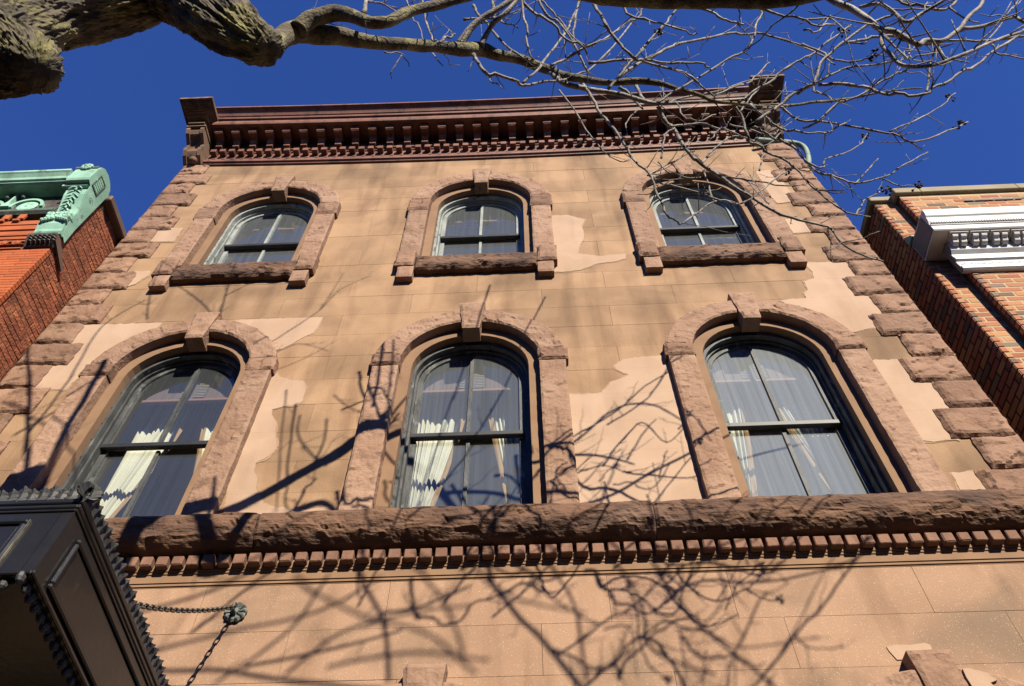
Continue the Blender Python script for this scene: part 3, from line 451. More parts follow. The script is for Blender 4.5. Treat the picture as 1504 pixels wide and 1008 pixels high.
UPPER = [
[(-2.783,-3.33,9.921,0.0144),(-2.537,-3.368,9.513,0.0162),(-2.226,-3.405,8.961,0.018),(-1.979,-3.442,8.483,0.0198),(-1.786,-3.48,8.065,0.0216)],
[(-1.899,-3.38,9.637,0.0252),(-1.821,-3.447,9.147,0.0264),(-1.757,-3.513,8.678,0.0276),(-1.646,-3.58,8.266,0.0288)],
[(-2.155,-3.38,8.77,0.0115),(-2.164,-3.347,9.478,0.0096),(-2.242,-3.313,10.336,0.0077),(-2,-3.28,10.805,0.0058)],
[(-1.226,-3.03,10.196,0.0101),(-1.279,-3.013,10.57,0.0082),(-1.35,-2.997,10.978,0.0062),(-1.336,-2.98,11.337,0.0043)],
[(-1.248,-3.03,10.222,0.0086),(-1.568,-3.013,10.591,0.0072),(-1.874,-2.997,10.874,0.0058),(-2.231,-2.98,11.178,0.0043)],
[(-1.292,-3.03,10.649,0.0058),(-1.143,-3.005,10.826,0.0043),(-0.911,-2.98,11.153,0.0029)],
[(-1.937,-3.08,10.278,0.0086),(-2.096,-3.055,10.791,0.0065),(-2.187,-3.03,11.36,0.0043)],
[(-0.726,-3.03,9.59,0.0079),(-0.494,-3.005,9.893,0.0067),(-0.256,-2.98,10.283,0.0054),(-0.128,-2.955,10.65,0.0041),(0.143,-2.93,10.893,0.0029)],
[(-0.256,-2.98,10.283,0.005),(-0.2,-2.955,10.655,0.004),(-0.164,-2.93,10.988,0.0029)],
[(-0.533,-3.03,9.579,0.0058),(-0.312,-3.03,9.729,0.0047),(-0.017,-3.03,9.59,0.0036)],
[(-0.468,-3.03,9.314,0.005),(-0.253,-3.03,9.456,0.004),(-0.096,-3.03,9.606,0.0029)],
[(0.517,-2.93,9.5,0.0094),(0.556,-2.93,9.038,0.0096),(0.574,-2.93,8.667,0.0098),(0.62,-2.93,8.391,0.0101)],
[(-0.108,-2.98,8.649,0.0079),(-0.064,-2.98,8.393,0.0084),(0.093,-2.98,8.163,0.0089),(0.235,-2.98,8.035,0.0094)],
[(0.124,-2.98,8.593,0.0079),(0.158,-2.98,8.301,0.0086),(0.133,-2.98,8.07,0.0094)],
[(0.13,-2.98,8.906,0.0065),(0.307,-2.98,8.715,0.0058),(0.459,-2.98,8.654,0.005)],
[(1.551,-3.33,7.788,0.013),(1.618,-3.4,7.55,0.0135),(1.72,-3.47,7.251,0.0141),(1.903,-3.54,7.032,0.0147),(2.115,-3.61,6.858,0.0153),(2.363,-3.68,6.571,0.0158)],
[(2.091,-3.55,7.458,0.0094),(2.283,-3.617,7.224,0.0094),(2.363,-3.683,6.969,0.0094),(2.4,-3.75,6.7,0.0094)],
[(2.454,-3.45,7.405,0.0101),(2.625,-3.49,7.205,0.0095),(2.696,-3.53,6.999,0.0089),(2.721,-3.57,6.788,0.0084),(2.898,-3.61,6.699,0.0078),(3.098,-3.65,6.655,0.0072)],
[(2.742,-3.45,7.365,0.0094),(2.875,-3.5,7.124,0.0094),(3.038,-3.55,6.904,0.0094),(3.25,-3.6,6.703,0.0094),(3.42,-3.65,6.561,0.0094)],
[(3.127,-3.35,7.312,0.0072),(3.164,-3.383,7.035,0.0067),(2.981,-3.417,6.816,0.0062),(2.829,-3.45,6.82,0.0058)],
[(3.175,-3.35,7.226,0.0065),(3.268,-3.35,7.061,0.0058),(3.424,-3.35,7.004,0.005),(3.571,-3.35,7.076,0.0043)],
[(2.995,-3.45,6.838,0.0065),(3.167,-3.45,6.693,0.0058),(3.45,-3.45,6.707,0.005),(3.681,-3.45,6.746,0.0043)],
[(0.886,-3.65,7.514,0.013),(1.068,-3.717,7.282,0.013),(1.211,-3.783,7.121,0.013),(1.313,-3.85,6.799,0.013)],
[(-0.085,-3.85,6.905,0.013),(0.325,-3.85,6.893,0.013),(0.747,-3.85,6.815,0.013),(1.272,-3.85,6.749,0.013)],
[(0.399,-3.75,6.846,0.0115),(0.712,-3.75,6.904,0.0106),(1.025,-3.75,6.986,0.0096),(1.304,-3.75,7.072,0.0086)],
[(-0.006,-3.75,7.09,0.0115),(0.105,-3.717,7.212,0.011),(0.254,-3.683,7.394,0.0106),(0.426,-3.65,7.531,0.0101)],
[(1.163,-3.75,7.199,0.0101),(1.393,-3.7,7.208,0.0094),(1.666,-3.65,7.321,0.0086)],
[(2.018,-3.55,7.267,0.0072),(2.226,-3.55,7.078,0.0065),(2.425,-3.55,6.924,0.0058)],
[(1.755,-3.35,7.665,0.0086),(1.89,-3.333,7.679,0.0082),(2.03,-3.317,7.759,0.0077),(2.147,-3.3,7.808,0.0072)],
[(2.286,-3.13,7.621,0.0086),(2.307,-3.155,7.478,0.0086),(2.287,-3.18,7.316,0.0086)],
[(2.602,-3.08,7.594,0.0094),(2.568,-3.13,7.39,0.0094),(2.607,-3.18,7.217,0.0094)],
[(0.029,-4.85,7.954,0.013),(0.574,-4.85,8.17,0.0115),(1.044,-4.85,8.494,0.0101)],
[(0.327,-5.05,7.814,0.013),(0.752,-5.017,7.919,0.012),(1.261,-4.983,8.028,0.011),(1.643,-4.95,8.254,0.0101)],
[(1.17,-4.95,7.586,0.013),(1.445,-4.95,7.852,0.0115),(1.849,-4.95,7.985,0.0101),(2.232,-4.95,8.023,0.0086)],
[(1.143,-5.15,8.407,0.0115),(1.592,-5.15,8.129,0.0115),(2.034,-5.15,7.968,0.0115),(2.377,-5.15,7.685,0.0115)],
[(0.735,-4.85,7.488,0.0115),(1.063,-4.85,7.797,0.0108),(1.24,-4.85,8.201,0.0101)],
[(1.726,-4.75,8.226,0.0115),(1.97,-4.75,7.948,0.0108),(2.119,-4.75,7.556,0.0101)],
[(1.448,-5.05,7.689,0.0115),(1.922,-5.05,7.764,0.0108),(2.41,-5.05,7.704,0.0101)],
[(2.179,-4.75,8.154,0.0101),(2.446,-4.75,7.931,0.0086),(2.865,-4.75,7.816,0.0072)],
[(-1.884,-4.28,9.37,0.0144),(-1.644,-4.28,9.706,0.0122),(-1.384,-4.28,10.072,0.0101)],
[(-2.191,-4.28,9.735,0.013),(-1.737,-4.28,9.533,0.0115),(-1.105,-4.28,9.012,0.0101)],
]
# ------------------------------------------------------------------ ground
def struct(o): o['kind'] = 'structure'; return o
struct(G().box(-60, 60, -5.6, -.0, -.4, 0).mk('pavement', 'pavement'))
struct(G().box(-60, 60, -5.78, -5.604, -.4, .004, .012).mk('kerb', 'kerb'))
struct(G().box(-300, 300, -300, -5.784, -.6, -.13).mk('road', 'asphalt'))
struct(G().box(-300, 300, 14, 300, -.6, -.1).mk('ground', 'pavement'))

# ------------------------------------------------------------------ unseen row houses, added opposite to shade the road and cut bounced light
struct(G().box(-60, 60, -19.9, -15.2, -.4, .0).mk('far_pavement', 'pavement'))
ORD = ['first', 'second', 'third', 'fourth', 'fifth', 'sixth']
def shade_row_house(x0, h, m, n):
    o = root('shade_row_house', (x0+4.1, -20, 0), ORD[n]+' unseen row house from the left, added across the street to cut bounced light', 'house', 'unseen row houses added for shade')
    wx = [x0+1.7, x0+4.1, x0+6.5]; zz = [0, 1.4, 3.6, 4.9, 7.0, 8.2, 10.0, h]
    g = G()
    for i, (a, c) in enumerate(zip(zz[:-1], zz[1:])):
        if i % 2: 
            e = [x0]+[q for x in wx for q in (x-.55, x+.55)]+[x0+8.2]
            for p, q in zip(e[::2], e[1::2]): g.box(p, q, -20.4, -20, a, c)
        else: g.box(x0, x0+8.2, -20.4, -20, a, c)
    g.box(x0, x0+8.2, -30, -29.7, 0, h).box(x0, x0+.3, -29.69, -20.41, 0, h).box(x0+7.9, x0+8.2, -29.69, -20.41, 0, h)
    g.mk('wall', m, o); G().box(x0+.31, x0+7.89, -29.69, -20.41, h-.4, h-.3).mk('roof', 'roofing', o)
    G().prof([(-20.0, h-.5), (-19.9, h-.5), (-19.8, h-.3), (-19.55, h-.1), (-19.5, h+.1), (-20.0, h+.15)], x0, x0+8.2).mk('cornice', 'cornice_dark', o)
    for i in range(1, 6, 2):
        for x in wx:
            f = G(); z0, z1 = zz[i], zz[i+1]
            f.box(x-.55, x-.47, -20.2, -20.1, z0, z1).box(x+.47, x+.55, -20.2, -20.1, z0, z1).box(x-.46, x+.46, -20.2, -20.1, z1-.08, z1).box(x-.46, x+.46, -20.2, -20.1, z0, z0+.08).box(x-.46, x+.46, -20.2, -20.1, (z0+z1)/2-.04, (z0+z1)/2+.04)
            wf = f.mk('window', 'sash_pale', o)
            G().box(x-.46, x+.46, -20.17, -20.165, z0+.08, z1-.08).mk('pane', 'rail_black', wf)
            G().box(x-.7, x+.7, -20.0, -19.88, z0-.18, z0-.02).mk('sill', 'console_stone', o)
for n in range(6): shade_row_house(-24.9+8.3*n, 11.0+.35*((n*5) % 3), ('brick_rough', 'brick_orange', 'console_stone')[n % 3], n)

# ------------------------------------------------------------------ brownstone house
house = root('brownstone_house', (0, 0, 0), 'tall brownstone house with six arched windows, rough quoins and patchy stucco', 'house')
XL, XR = -4.2, 4.2
ROWS = [12.40, 11.87, 11.57, 11.24, 10.90, 10.56, 10.22, 9.885, 9.54, 9.20, 8.855, 8.54, 8.195, 7.85, 7.51, 7.165, 6.82, 6.475, 6.13, 5.79, 5.30]
WX = [-2.6, 0., 2.6]
# openings in the stone facing: half width as a function of z
OPEN = []                      # (cx, z_bottom, z_spring, half width, rise)
for cx in WX:
    OPEN.append((cx, 5.2, 7.30, .74, .67)); OPEN.append((cx, 9.05, 10.61, .74, .67))
GX = [-.13, 2.73]                      # the ground-floor windows stand a little wider
for cx in GX: OPEN.append((cx, 1.95, 3.41, .74, .67))
def halfw(o, z):
    cx, zb, zs, a, b = o
    if z <= zb or z >= zs+b: return 0.
    if z <= zs: return a
    return a*math.sqrt(max(0, 1-((z-zs)/b)**2))
def block_polys(x0, x1, z0, z1, grow=0.):
    """rectangle less the window openings, as outlines"""
    segs = [(x0, x1)]; polys = []
    hit = [o for o in OPEN if o[0]+o[3] > x0 and o[0]-o[3] < x1 and o[1] < z1-1e-6 and o[2]+o[4] > z0+1e-6]
    if not hit: return [[(x0, z0), (x1, z0), (x1, z1), (x0, z1)]]
    zs = [z0+(z1-z0)*k/10 for k in range(11)]
    hit.sort()
    # left/right boundaries, per gap between openings
    res = []
    cur_left = None
    for o in hit:
        crown = o[2]+o[4]; bottom = o[1]
        lf = [max(x0, min(x1, o[0]-halfw(o, z)-grow*(halfw(o, z) > 0))) for z in zs]
        rt = [max(x0, min(x1, o[0]+halfw(o, z)+grow*(halfw(o, z) > 0))) for z in zs]
        res.append((o, lf, rt))
    if len(res) == 1 and z1 >= res[0][0][2]+res[0][0][4] and x0 < res[0][0][0]-.02 and x1 > res[0][0][0]+.02:
        o, lf, rt = res[0]                                       # stone that bridges the crown
        cr = o[2]+o[4]; pts = [(x0, z0)]
        zz = [z0+(cr-z0)*k/12 for k in range(13)]
        L = [(max(x0, o[0]-halfw(o, z)), z) for z in zz]; Rr = [(min(x1, o[0]+halfw(o, z)), z) for z in reversed(zz[:-1])]
        arc = [p for p in L+Rr if x0 < p[0] < x1]
        if arc[0][1] > z0+1e-6: arc = arc
        out = [(x0, z0)] if L[0][0] > x0+1e-6 else [(x0, arc[0][1])]
        out += arc
        out += [(x1, z0)] if Rr[-1][0] < x1-1e-6 else [(x1, arc[-1][1])]
        out += [(x1, z1), (x0, z1)]
        return [out]
    if len(res) == 1 and z0 <= res[0][0][1] < z1 and x0 < res[0][0][0]-.02 and x1 > res[0][0][0]+.02:
        o = res[0][0]                                            # stone under the sill
        return [[(x0, z0), (x1, z0), (x1, o[1]), (x0, o[1])]] + [q for q in ([[(x0, o[1]), (o[0]-o[3], o[1]), (o[0]-o[3], z1), (x0, z1)]] if o[0]-o[3] > x0+.03 else [])] + ([[(o[0]+o[3], o[1]), (x1, o[1]), (x1, z1), (o[0]+o[3], z1)]] if o[0]+o[3] < x1-.03 else [])
    lefts = [[x0]*11]
    for o, lf, rt in res:
        polys.append((lefts[-1], lf)); lefts.append(rt)
    polys.append((lefts[-1], [x1]*11))
    out = []
    for a, b in polys:
        idx = [k for k in range(11) if b[k]-a[k] > 1e-4]
        if len(idx) < 2: continue
        if max(b[k]-a[k] for k in idx) < .03: continue
        pl = [(a[k], zs[k]) for k in idx]; pr = [(b[k], zs[k]) for k in reversed(idx)]
        pts = pl+pr
        # drop collinear duplicates
        q = []
        for p in reversed(pts):
            if not q or (abs(p[0]-q[-1][0])+abs(p[1]-q[-1][1])) > 1e-5: q.append(p)
        def col(a, b, c): return abs((b[0]-a[0])*(c[1]-a[1])-(b[1]-a[1])*(c[0]-a[0])) < 1e-7
        q = [q[k] for k in range(len(q)) if not col(q[k-1], q[k], q[(k+1) % len(q)])]
        if len(q) >= 3: out.append(q)
    return out
# masonry behind the facing
core = G()
lev = sorted(ROWS+[12.95, 0., .6, 1.2, 1.95, 2.4, 2.8, 3.2, 3.41, 3.8, 4.05, 4.265, 4.61, 5.0, 5.2])
for z1, z0 in zip(lev[1:], lev[:-1]):
    for p in block_polys(XL+.01, XR-.01, z0, z1): core.poly(p, .055, .30)
core.box(XL+.01, XL+.25, .302, 12, 0, 12.9).box(XR-.25, XR-.01, .302, 12, 0, 12.9).box(XL+.252, XR-.252, 11.7, 12, 0, 12.9)
wall = core.mk('wall', 'joint', house)
G().box(XL+.26, XR-.26, .31, 11.69, 12.6, 12.7).mk('roof', 'roofing', house)
# ashlar facing
J = .0013
k = 0
for i in range(len(ROWS)-1):
    z1, z0 = ROWS[i], ROWS[i+1]
    longq = i % 2 == 1
    qx = 3.71 if longq else 3.85
    base = .68 if longq else .02
    xs = [-qx]+sorted(base+1.31*n for n in range(-4, 4) if -qx+.12 < base+1.31*n < qx-.12)+[qx]
    for a, b in zip(xs[:-1], xs[1:]):
        for p in block_polys(a+J, b-J, z0+J, z1-J):
            k += 1
            G().poly(p, random.uniform(-.0012, .0012), .06).mk('ashlar_stone', 'ashlar', wall)
LOWR = [(4.61, 4.958, [-4.2, -2.9, -1.62, -.42, .98, 1.75, 2.93, 4.2]), (4.265, 4.61, [-4.2, -2.3, -1.0, .547, 2.02, 3.35, 4.2]), (3.92, 4.265, [-4.2, -2.95, -1.6, -.3, 1.3, 2.75, 4.2]),
        (3.57, 3.92, [-4.2, -2.3, -1.0, .547, 2.02, 3.35, 4.2]), (3.2, 3.57, [-4.2, -2.9, -1.6, 1.3, 4.2])]
for z0, z1, xs in LOWR:
    for a, b in zip(xs[:-1], xs[1:]):
        for p in block_polys(a+J, b-J, z0+J, z1-J):
            G().poly(p, random.uniform(-.0012, .0012), .06).mk('ashlar_stone', 'ashlar_low', wall)
# one scaled old stone right of the middle
rock('weathered_stone', rect(.985, 1.45, 4.625, 4.95), 14, 10, -.002, .05, .008, 5.5, 'rock_pale', wall, edge=.03, su=.46, sv=.32, drop=.1)
# stucco repairs
for n, pts in enumerate(PATCHES):
    q = []
    for a, b in zip(pts, pts[1:]+pts[:1]):
        L = math.hypot(b[0]-a[0], b[1]-a[1]); m = max(1, int(L/.018))
        for t in range(m):
            u = t/m; x = a[0]+(b[0]-a[0])*u; z = a[1]+(b[1]-a[1])*u
            q.append((x+(.010*rn(x*17, z*17, n)+.006*rn(x*60, z*60, n))*(t > 0), z+(.010*rn(x*17, z*17, n+9.)+.006*rn(x*60, z*60, n+9.))*(t > 0)))
    # ragged feathered edge of the skim coat
    ar = sum(a[0]*c[1]-c[0]*a[1] for a, c in zip(q, q[1:]+q[:1])); sgn_ = 1 if ar > 0 else -1; m_ = len(q); e = []
    for t in range(m_):
        a, c = q[t-3], q[(t+3) % m_]; dx, dz = c[0]-a[0], c[1]-a[1]; L = math.hypot(dx, dz) or 1
        w_ = .004+.020*max(0, rn(q[t][0]*9, q[t][1]*9, n+3.)+.25)+.006*abs(rn(q[t][0]*40, q[t][1]*40, n))
        e.append((q[t][0]+sgn_*dz/L*w_, q[t][1]-sgn_*dx/L*w_))
    G().poly(e, -.0022-.0001*n, .02).mk('skim_edge', 'stucco_edge', wall)
    def clip(poly, zc, above):
        res = []
        for a, c in zip(poly, poly[1:]+poly[:1]):
            ia, ic = (a[1] > zc) == above, (c[1] > zc) == above
            if ia: res.append(a)
            if ia != ic: t = (zc-a[1])/(c[1]-a[1]); res.append((a[0]+(c[0]-a[0])*t, zc))
        return res
    for z1, z0 in zip(ROWS[:-1], ROWS[1:]):              # scored along the old courses
        pc = clip(clip(q, z1-.0003, False), z0+.0003, True)
        if len(pc) > 3 and max(p[1] for p in pc)-min(p[1] for p in pc) > .02:
            G().poly(pc, -.0045-.0003*n, .02).mk('stucco_patch', 'stucco', wall)
for pts, y0, y1 in (([(2.865, 4.172), (2.90, 4.176), (2.985, 4.138), (3.02, 4.10), (2.975, 4.085), (2.99, 4.055), (2.90, 4.04), (2.87, 4.05), (2.862, 4.12)], -.104, -.06), ([(2.552, 4.385), (2.60, 4.396), (2.70, 4.394), (2.779, 4.404), (2.807, 4.39), (2.80, 4.30), (2.58, 4.30), (2.556, 4.36)], -.006, .01)):
    G().poly(pts, y0, y1).mk('stucco_patch', 'stucco', wall)
# quoins
for sgn in (-1, 1):
    for i in range(len(ROWS)-1):
        z1, z0 = ROWS[i], ROWS[i+1]
        if i == 0: z1 = 12.2
        L = .49 if i % 2 == 1 else .35
        x0, x1 = (XL-.015, XL+L) if sgn < 0 else (XR-L, XR+.015)
        rock('quoin_stone', rect(x0+.003, x1-.003, z0+.004, z1-.004), 20, 15, -.045, .2, .019, sgn*50+i*3.3, 'rock', wall, edge=.05, su=L, sv=z1-z0)

# ---- window surrounds
def arch_pts(cx, zb, zs, a, b, n=20):
    pts = [(cx-a, zb)]
    for i in range(n+1):
        t = math.pi-math.pi*i/n
        pts.append((cx+a*math.cos(t), zs+b*math.sin(t)))
    pts.append((cx+a, zb)); return pts
def arch_ring(g, cx, zb, zs, ao, bo, ai, bi, y0, y1):
    o = arch_pts(cx, zb, zs, ao, bo); i = arch_pts(cx, zb, zs, ai, bi); n = len(o)
    v = [(x, y0, z) for x, z in o]+[(x, y0, z) for x, z in i]+[(x, y1, z) for x, z in o]+[(x, y1, z) for x, z in i]
    f = []
    for k in range(n-1):
        f += [(k, k+1, n+k+1, n+k), (2*n+k, 3*n+k, 3*n+k+1, 2*n+k+1), (k, 2*n+k, 2*n+k+1, k+1), (n+k, n+k+1, 3*n+k+1, 3*n+k)]
    f += [(0, n, 3*n, 2*n), (n-1, 3*n-1, 4*n-1, 2*n-1)]
    return g.add(v, f)
def surround(cx, zb, zs, seed, floor):
    m = 'rock_pale' if floor == 3 else 'rock'
    m = 'rock_pale'
    s = arch_ring(G(), cx, zb, zs, .70, .66, .525, .500, .020, .105).mk('window_surround', 'smooth_band', house)
    zj = zs-.06 if floor != 3 else zs-.24
    zq = zs+.11 if floor != 3 else zs+.05
    th = math.asin(min(1, (zq-zs)/.79))
    for sg in (-1, 1):
        X = lambda a, b: (cx+min(sg*a, sg*b), cx+max(sg*a, sg*b))
        x0, x1 = X(.62, .85)
        rock('jamb_stone', rect(x0, x1, zb, zj-.003), 12, int((zj-zb)/.022), -.080, .06, .012, seed+sg*7, m, s, edge=.012, su=.23, sv=zj-zb, fr=1.5)
        x0, x1 = X(.612, .872)
        rock('springer_stone', rect(x0, x1, zj, zq), 10, 7, -.096, .06, .020, seed+sg*3+.5, 'rock', s, edge=.03, su=.26, sv=zq-zj)
        a0, a1 = th, R(83.5)
        def ring(u, t, a0=a0, a1=a1, sg=sg):
            an = a0+(a1-a0)*u; A = .62+(.86-.62)*t; B = .60+(.795-.60)*t
            return cx+sg*A*math.cos(an), zs+B*math.sin(an)
        rock('arch_stone', ring, 42, 11, -.084, .06, .013, seed+sg*5+1.1, m, s, edge=.02, su=.95, sv=.23, fr=1.4)
    def key(u, t):
        hw = .080+(.125-.080)*t
        return cx-hw+2*hw*u, zs+.445+(.885-.445)*t
    rock('keystone', key, 9, 14, -.110, .06, .014, seed+2.2, m, s, edge=.016, su=.22, sv=.43, fr=1.3)
    if floor == 3:
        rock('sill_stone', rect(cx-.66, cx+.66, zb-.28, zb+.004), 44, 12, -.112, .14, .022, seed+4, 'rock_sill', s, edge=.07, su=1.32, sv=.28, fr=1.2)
        for sg in (-1, 1):
            x0, x1 = cx+min(sg*.66, sg*.865), cx+max(sg*.66, sg*.865)
            rock('sill_end_stone', rect(x0, x1, zb-.20, zb+.11), 8, 10, -.112, .06, .018, seed+6+sg, 'rock', s, edge=.03, su=.2, sv=.31)
            x0, x1 = cx+min(sg*.655, sg*.825), cx+max(sg*.655, sg*.825)
            rock('sill_corbel', rect(x0, x1, zb-.42, zb-.203), 6, 6, -.088, .06, .012, seed+8+sg, 'rock_pale', s, edge=.015, su=.17, sv=.21)
    return s
# ---- sash windows
def arch_z(a, b, x): return b*math.sqrt(max(0, 1-(x/a)**2))
def window(cx, zb, zs, zr, sash, seed, floor, glass):
    f = G()
    arch_ring(f, cx, zb, zs, .56, .53, .497, .449, .100, .20)
    arch_ring(f, cx, zb, zs, .512, .464, .478, .430, .156, .225)
    win = f.mk('window', sash, house)
    # upper sash: arched ring plus rail, lower sash set further in
    zt = zr+.05
    u = arch_ring(G(), cx, zt-.04, zs, .486, .438, .432, .386, .185, .225)
    us = u.mk('upper_sash', sash, win)
    G().box(cx-.484, cx+.484, .180, .232, zr, zt, .005).mk('meeting_rail', 'rail_black', win)
    G().box(cx-.016, cx+.016, .186, .222, zt, zs+.392).mk('muntin', sash, win)
    g = G()
    for sg in (-1, 1): g.box(cx+min(sg*.432, sg*.484), cx+max(sg*.432, sg*.484), .232, .272, zb, zr)
    g.box(cx-.43, cx+.43, .234, .270, zb, zb+.08); g.mk('lower_sash', sash, win)
    G().box(cx-.015, cx+.015, .235, .268, zb+.08, zr).mk('muntin', sash, win)
    for sg in (-1, 1):
        pts = []
        xs = [.016+(.436-.016)*i/12 for i in range(13)]
        top = [(cx+sg*x, zs+arch_z(.436, .390, x)) for x in xs]
        pts = [(cx+sg*.016, zt), (cx+sg*.436, zt)]+list(reversed(top))
        G().poly(pts, .203, .207).mk('pane', glass, win)
        pts = [(cx+sg*.015, zb+.08), (cx+sg*.434, zb+.08), (cx+sg*.434, zr), (cx+sg*.015, zr)]
        G().poly(pts, .250, .254).mk('pane', glass, win)
    # nail heads along the left frame
    for t in range(9):
        z = zb+.3+t*(zs-zb)/9.
        G().box(cx-.534, cx-.520, .093, .101, z, z+.014).mk('nail_head', 'rail_black', win)
    return win
F2 = (5.44, 7.30); F3 = (9.20, 10.61); F1 = (2.0, 3.41)
for n, cx in enumerate(WX):
    surround(cx, F2[0], F2[1], 11.3+n*7, 2); surround(cx, F3[0], F3[1], 71.3+n*9, 3)
    window(cx, F2[0], F2[1], 6.565, 'sash_dark', n, 2, ('glass_clear', 'glass', 'glass_dusty')[n])
    window(cx, F3[0], F3[1], 10.105, 'sash_pale', n+5, 3, 'glass')
for n, cx in enumerate(GX): surround(cx, F1[0], F1[1], 131.+n*9, 1); window(cx, F1[0], F1[1], 2.7, 'sash_dark', n+9, 1, 'glass')
# ---- rooms behind the glass
for z0, z1 in ((1.0, 4.9), (5.05, 8.45), (8.7, 12.1)):
    g = G(); a, b, c, d = XL+.27, XR-.27, .305, 5.0
    g.box(a, b, d, d+.1, z0, z1).box(a-.0, a+.02, c, d-.002, z0, z1).box(b-.02, b, c, d-.002, z0, z1)
    for xx in (-1.3, 1.3): g.box(xx-.05, xx+.05, c+.0, d-.002, z0, z1)
    g.mk('room_wall', 'room_wall', house)
    G().box(a+.03, b-.03, c, d-.01, z1+.002, z1+.08).mk('room_ceiling', 'room_ceiling', house)
    G().box(a+.03, b-.03, c, d-.01, z0-.08, z0-.002).mk('room_floor', 'room_floor', house)

# ---- string course over the ground floor
sc = G()
sc.prof([(.05, 5.17), (-.028, 5.17), (-.030, 5.075), (-.022, 5.068), (-.022, 5.056), (-.014, 5.05), (-.014, 4.992), (-.004, 4.991), (-.004, 4.984), (-.011, 4.983), (-.011, 4.968), (-.002, 4.967), (-.002, 4.9585), (.05, 4.9583)], XL, XR)
string = sc.mk('string_course', 'smooth_band', house)
PR = [(.0, 5.462), (-.10, 5.462), (-.150, 5.455), (-.182, 5.43), (-.198, 5.39), (-.202, 5.34), (-.196, 5.29), (-.180, 5.245), (-.150, 5.215), (-.115, 5.19), (-.07, 5.178), (.0, 5.176)]
def string_stone(x0, x1, seed):
    nx = int((x1-x0)/.022); ny = 3
    # resample profile
    pr = []
    for a, b in zip(PR[:-1], PR[1:]):
        for t in range(2): pr.append((a[0]+(b[0]-a[0])*t/2, a[1]+(b[1]-a[1])*t/2))
    pr.append(PR[-1]); m = len(pr); v = []; f = []
    for i in range(nx+1):
        x = x0+(x1-x0)*i/nx; e = min(1, min(x-x0, x1-x)/.03+.35)
        for j, (y, z) in enumerate(pr):
            k = math.sin(math.pi*j/(m-1))
            n1 = rockn(x*.8, z*1.5, seed, 1.0); n2 = noise.ridged_multi_fractal(Vector((x*7, z*15, seed)), .9, 2.2, 4, 1., 1.8)-1.
            low = max(0, (5.32-z)/.15)
            dd = (.020*n1+.016*n2*(.4+low))*k
            v.append((x, y-dd-(1-e)*-.03*k, z+.012*rn(x*3, z*5, seed+2)*k))
    for i in range(nx):
        for j in range(m-1): f.append((i*m+j, i*m+j+1, (i+1)*m+j+1, (i+1)*m+j))
    f += [tuple(range(m)), tuple(nx*m+j for j in range(m-1, -1, -1))]
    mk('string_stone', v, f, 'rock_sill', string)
for n, (a, b) in enumerate(((XL, -1.36), (-1.355, 1.33), (1.335, XR))): string_stone(a, b, 3.3+n*5)
n = 0; x = XL+.03
while x < XR-.06:
    g = G(); wd = .077
    c = random.choice((.004, .005, .006, .009))
    g.box(x, x+wd, -.088+random.uniform(-.004, .006), -.026, 5.082+random.uniform(-.003, .005), 5.160, c)
    g.mk('dentil', 'dentil_stone', string); x += .1035

# ---- main cornice
CP = [(.06, 12.07), (-.028, 12.07), (-.036, 12.09), (-.060, 12.10), (-.064, 12.15), (-.050, 12.165), (-.032, 12.17), (-.032, 12.42), (-.050, 12.43), (-.052, 12.455), (-.078, 12.465), (-.080, 12.50), (-.060, 12.51), (-.060, 12.695),
      (-.362, 12.700), (-.362, 12.690), (-.380, 12.690), (-.392, 12.72), (-.392, 12.755), (-.380, 12.762), (-.384, 12.775), (-.415, 12.79), (-.424, 12.815), (-.418, 12.84), (-.405, 12.85), (-.430, 12.862), (-.448, 12.89), (-.475, 12.925), (-.510, 12.945), (-.528, 12.95), (-.528, 12.985), (.06, 13.00)]
def sag(x): return -.02+.125*(x/3.9)**2-.035*x/3.9                 # the old cornice dips towards the middle
g = G(); n = len(CP); NX = 24
for i in range(NX+1):
    x = -3.95+7.86*i/NX
    g.v += [(x, y, z+sag(x)+(.03 if z > 12.75 else 0)) for y, z in CP]
for i in range(NX):
    g.f += [(i*n+k, i*n+(k+1) % n, (i+1)*n+(k+1) % n, (i+1)*n+k) for k in range(n)]
g.f += [tuple(range(n)), tuple(NX*n+k for k in range(n-1, -1, -1))]
cor = g.mk('cornice', 'cornice_paint', house)
MP = [(-.058, 12.692), (-.058, 12.545), (-.085, 12.525), (-.12, 12.53), (-.15, 12.56), (-.175, 12.60), (-.205, 12.615), (-.24, 12.605), (-.275, 12.60), (-.298, 12.62), (-.300, 12.692)]
x = -3.82; n = 0
while x < 3.80:
    s = sag(x); g = G(); g.prof([(q, t+s) for q, t in MP], x-.048, x+.048); g.box(x-.060, x+.060, -.315, -.062, 12.672+s, 12.697+s)
    g.box(x-.056, x-.049, -.297, -.10, 12.605+s, 12.672+s).box(x+.049, x+.056, -.297, -.10, 12.605+s, 12.672+s)
    g.mk('modillion', 'cornice_paint', cor)
    G().box(x-.045, x+.045, -.135, -.082, 12.475+s, 12.512+s, .004).mk('corbel_block', 'cornice_paint', cor)
    x += .2485
x = -3.90
while x < 3.80:
    s = sag(x+.04); G().box(x, x+.080, -.122+random.uniform(-.003, .003), -.030, 12.315+s, 12.398+s, .004).mk('cornice_dentil', 'cornice_paint', cor)
    G().prof([(-.062, 12.168+s), (-.070, 12.185+s), (-.034, 12.225+s), (-.030, 12.168+s)], x+.062, x+.098).mk('leaf_tip', 'cornice_paint', cor)
    x += .1335
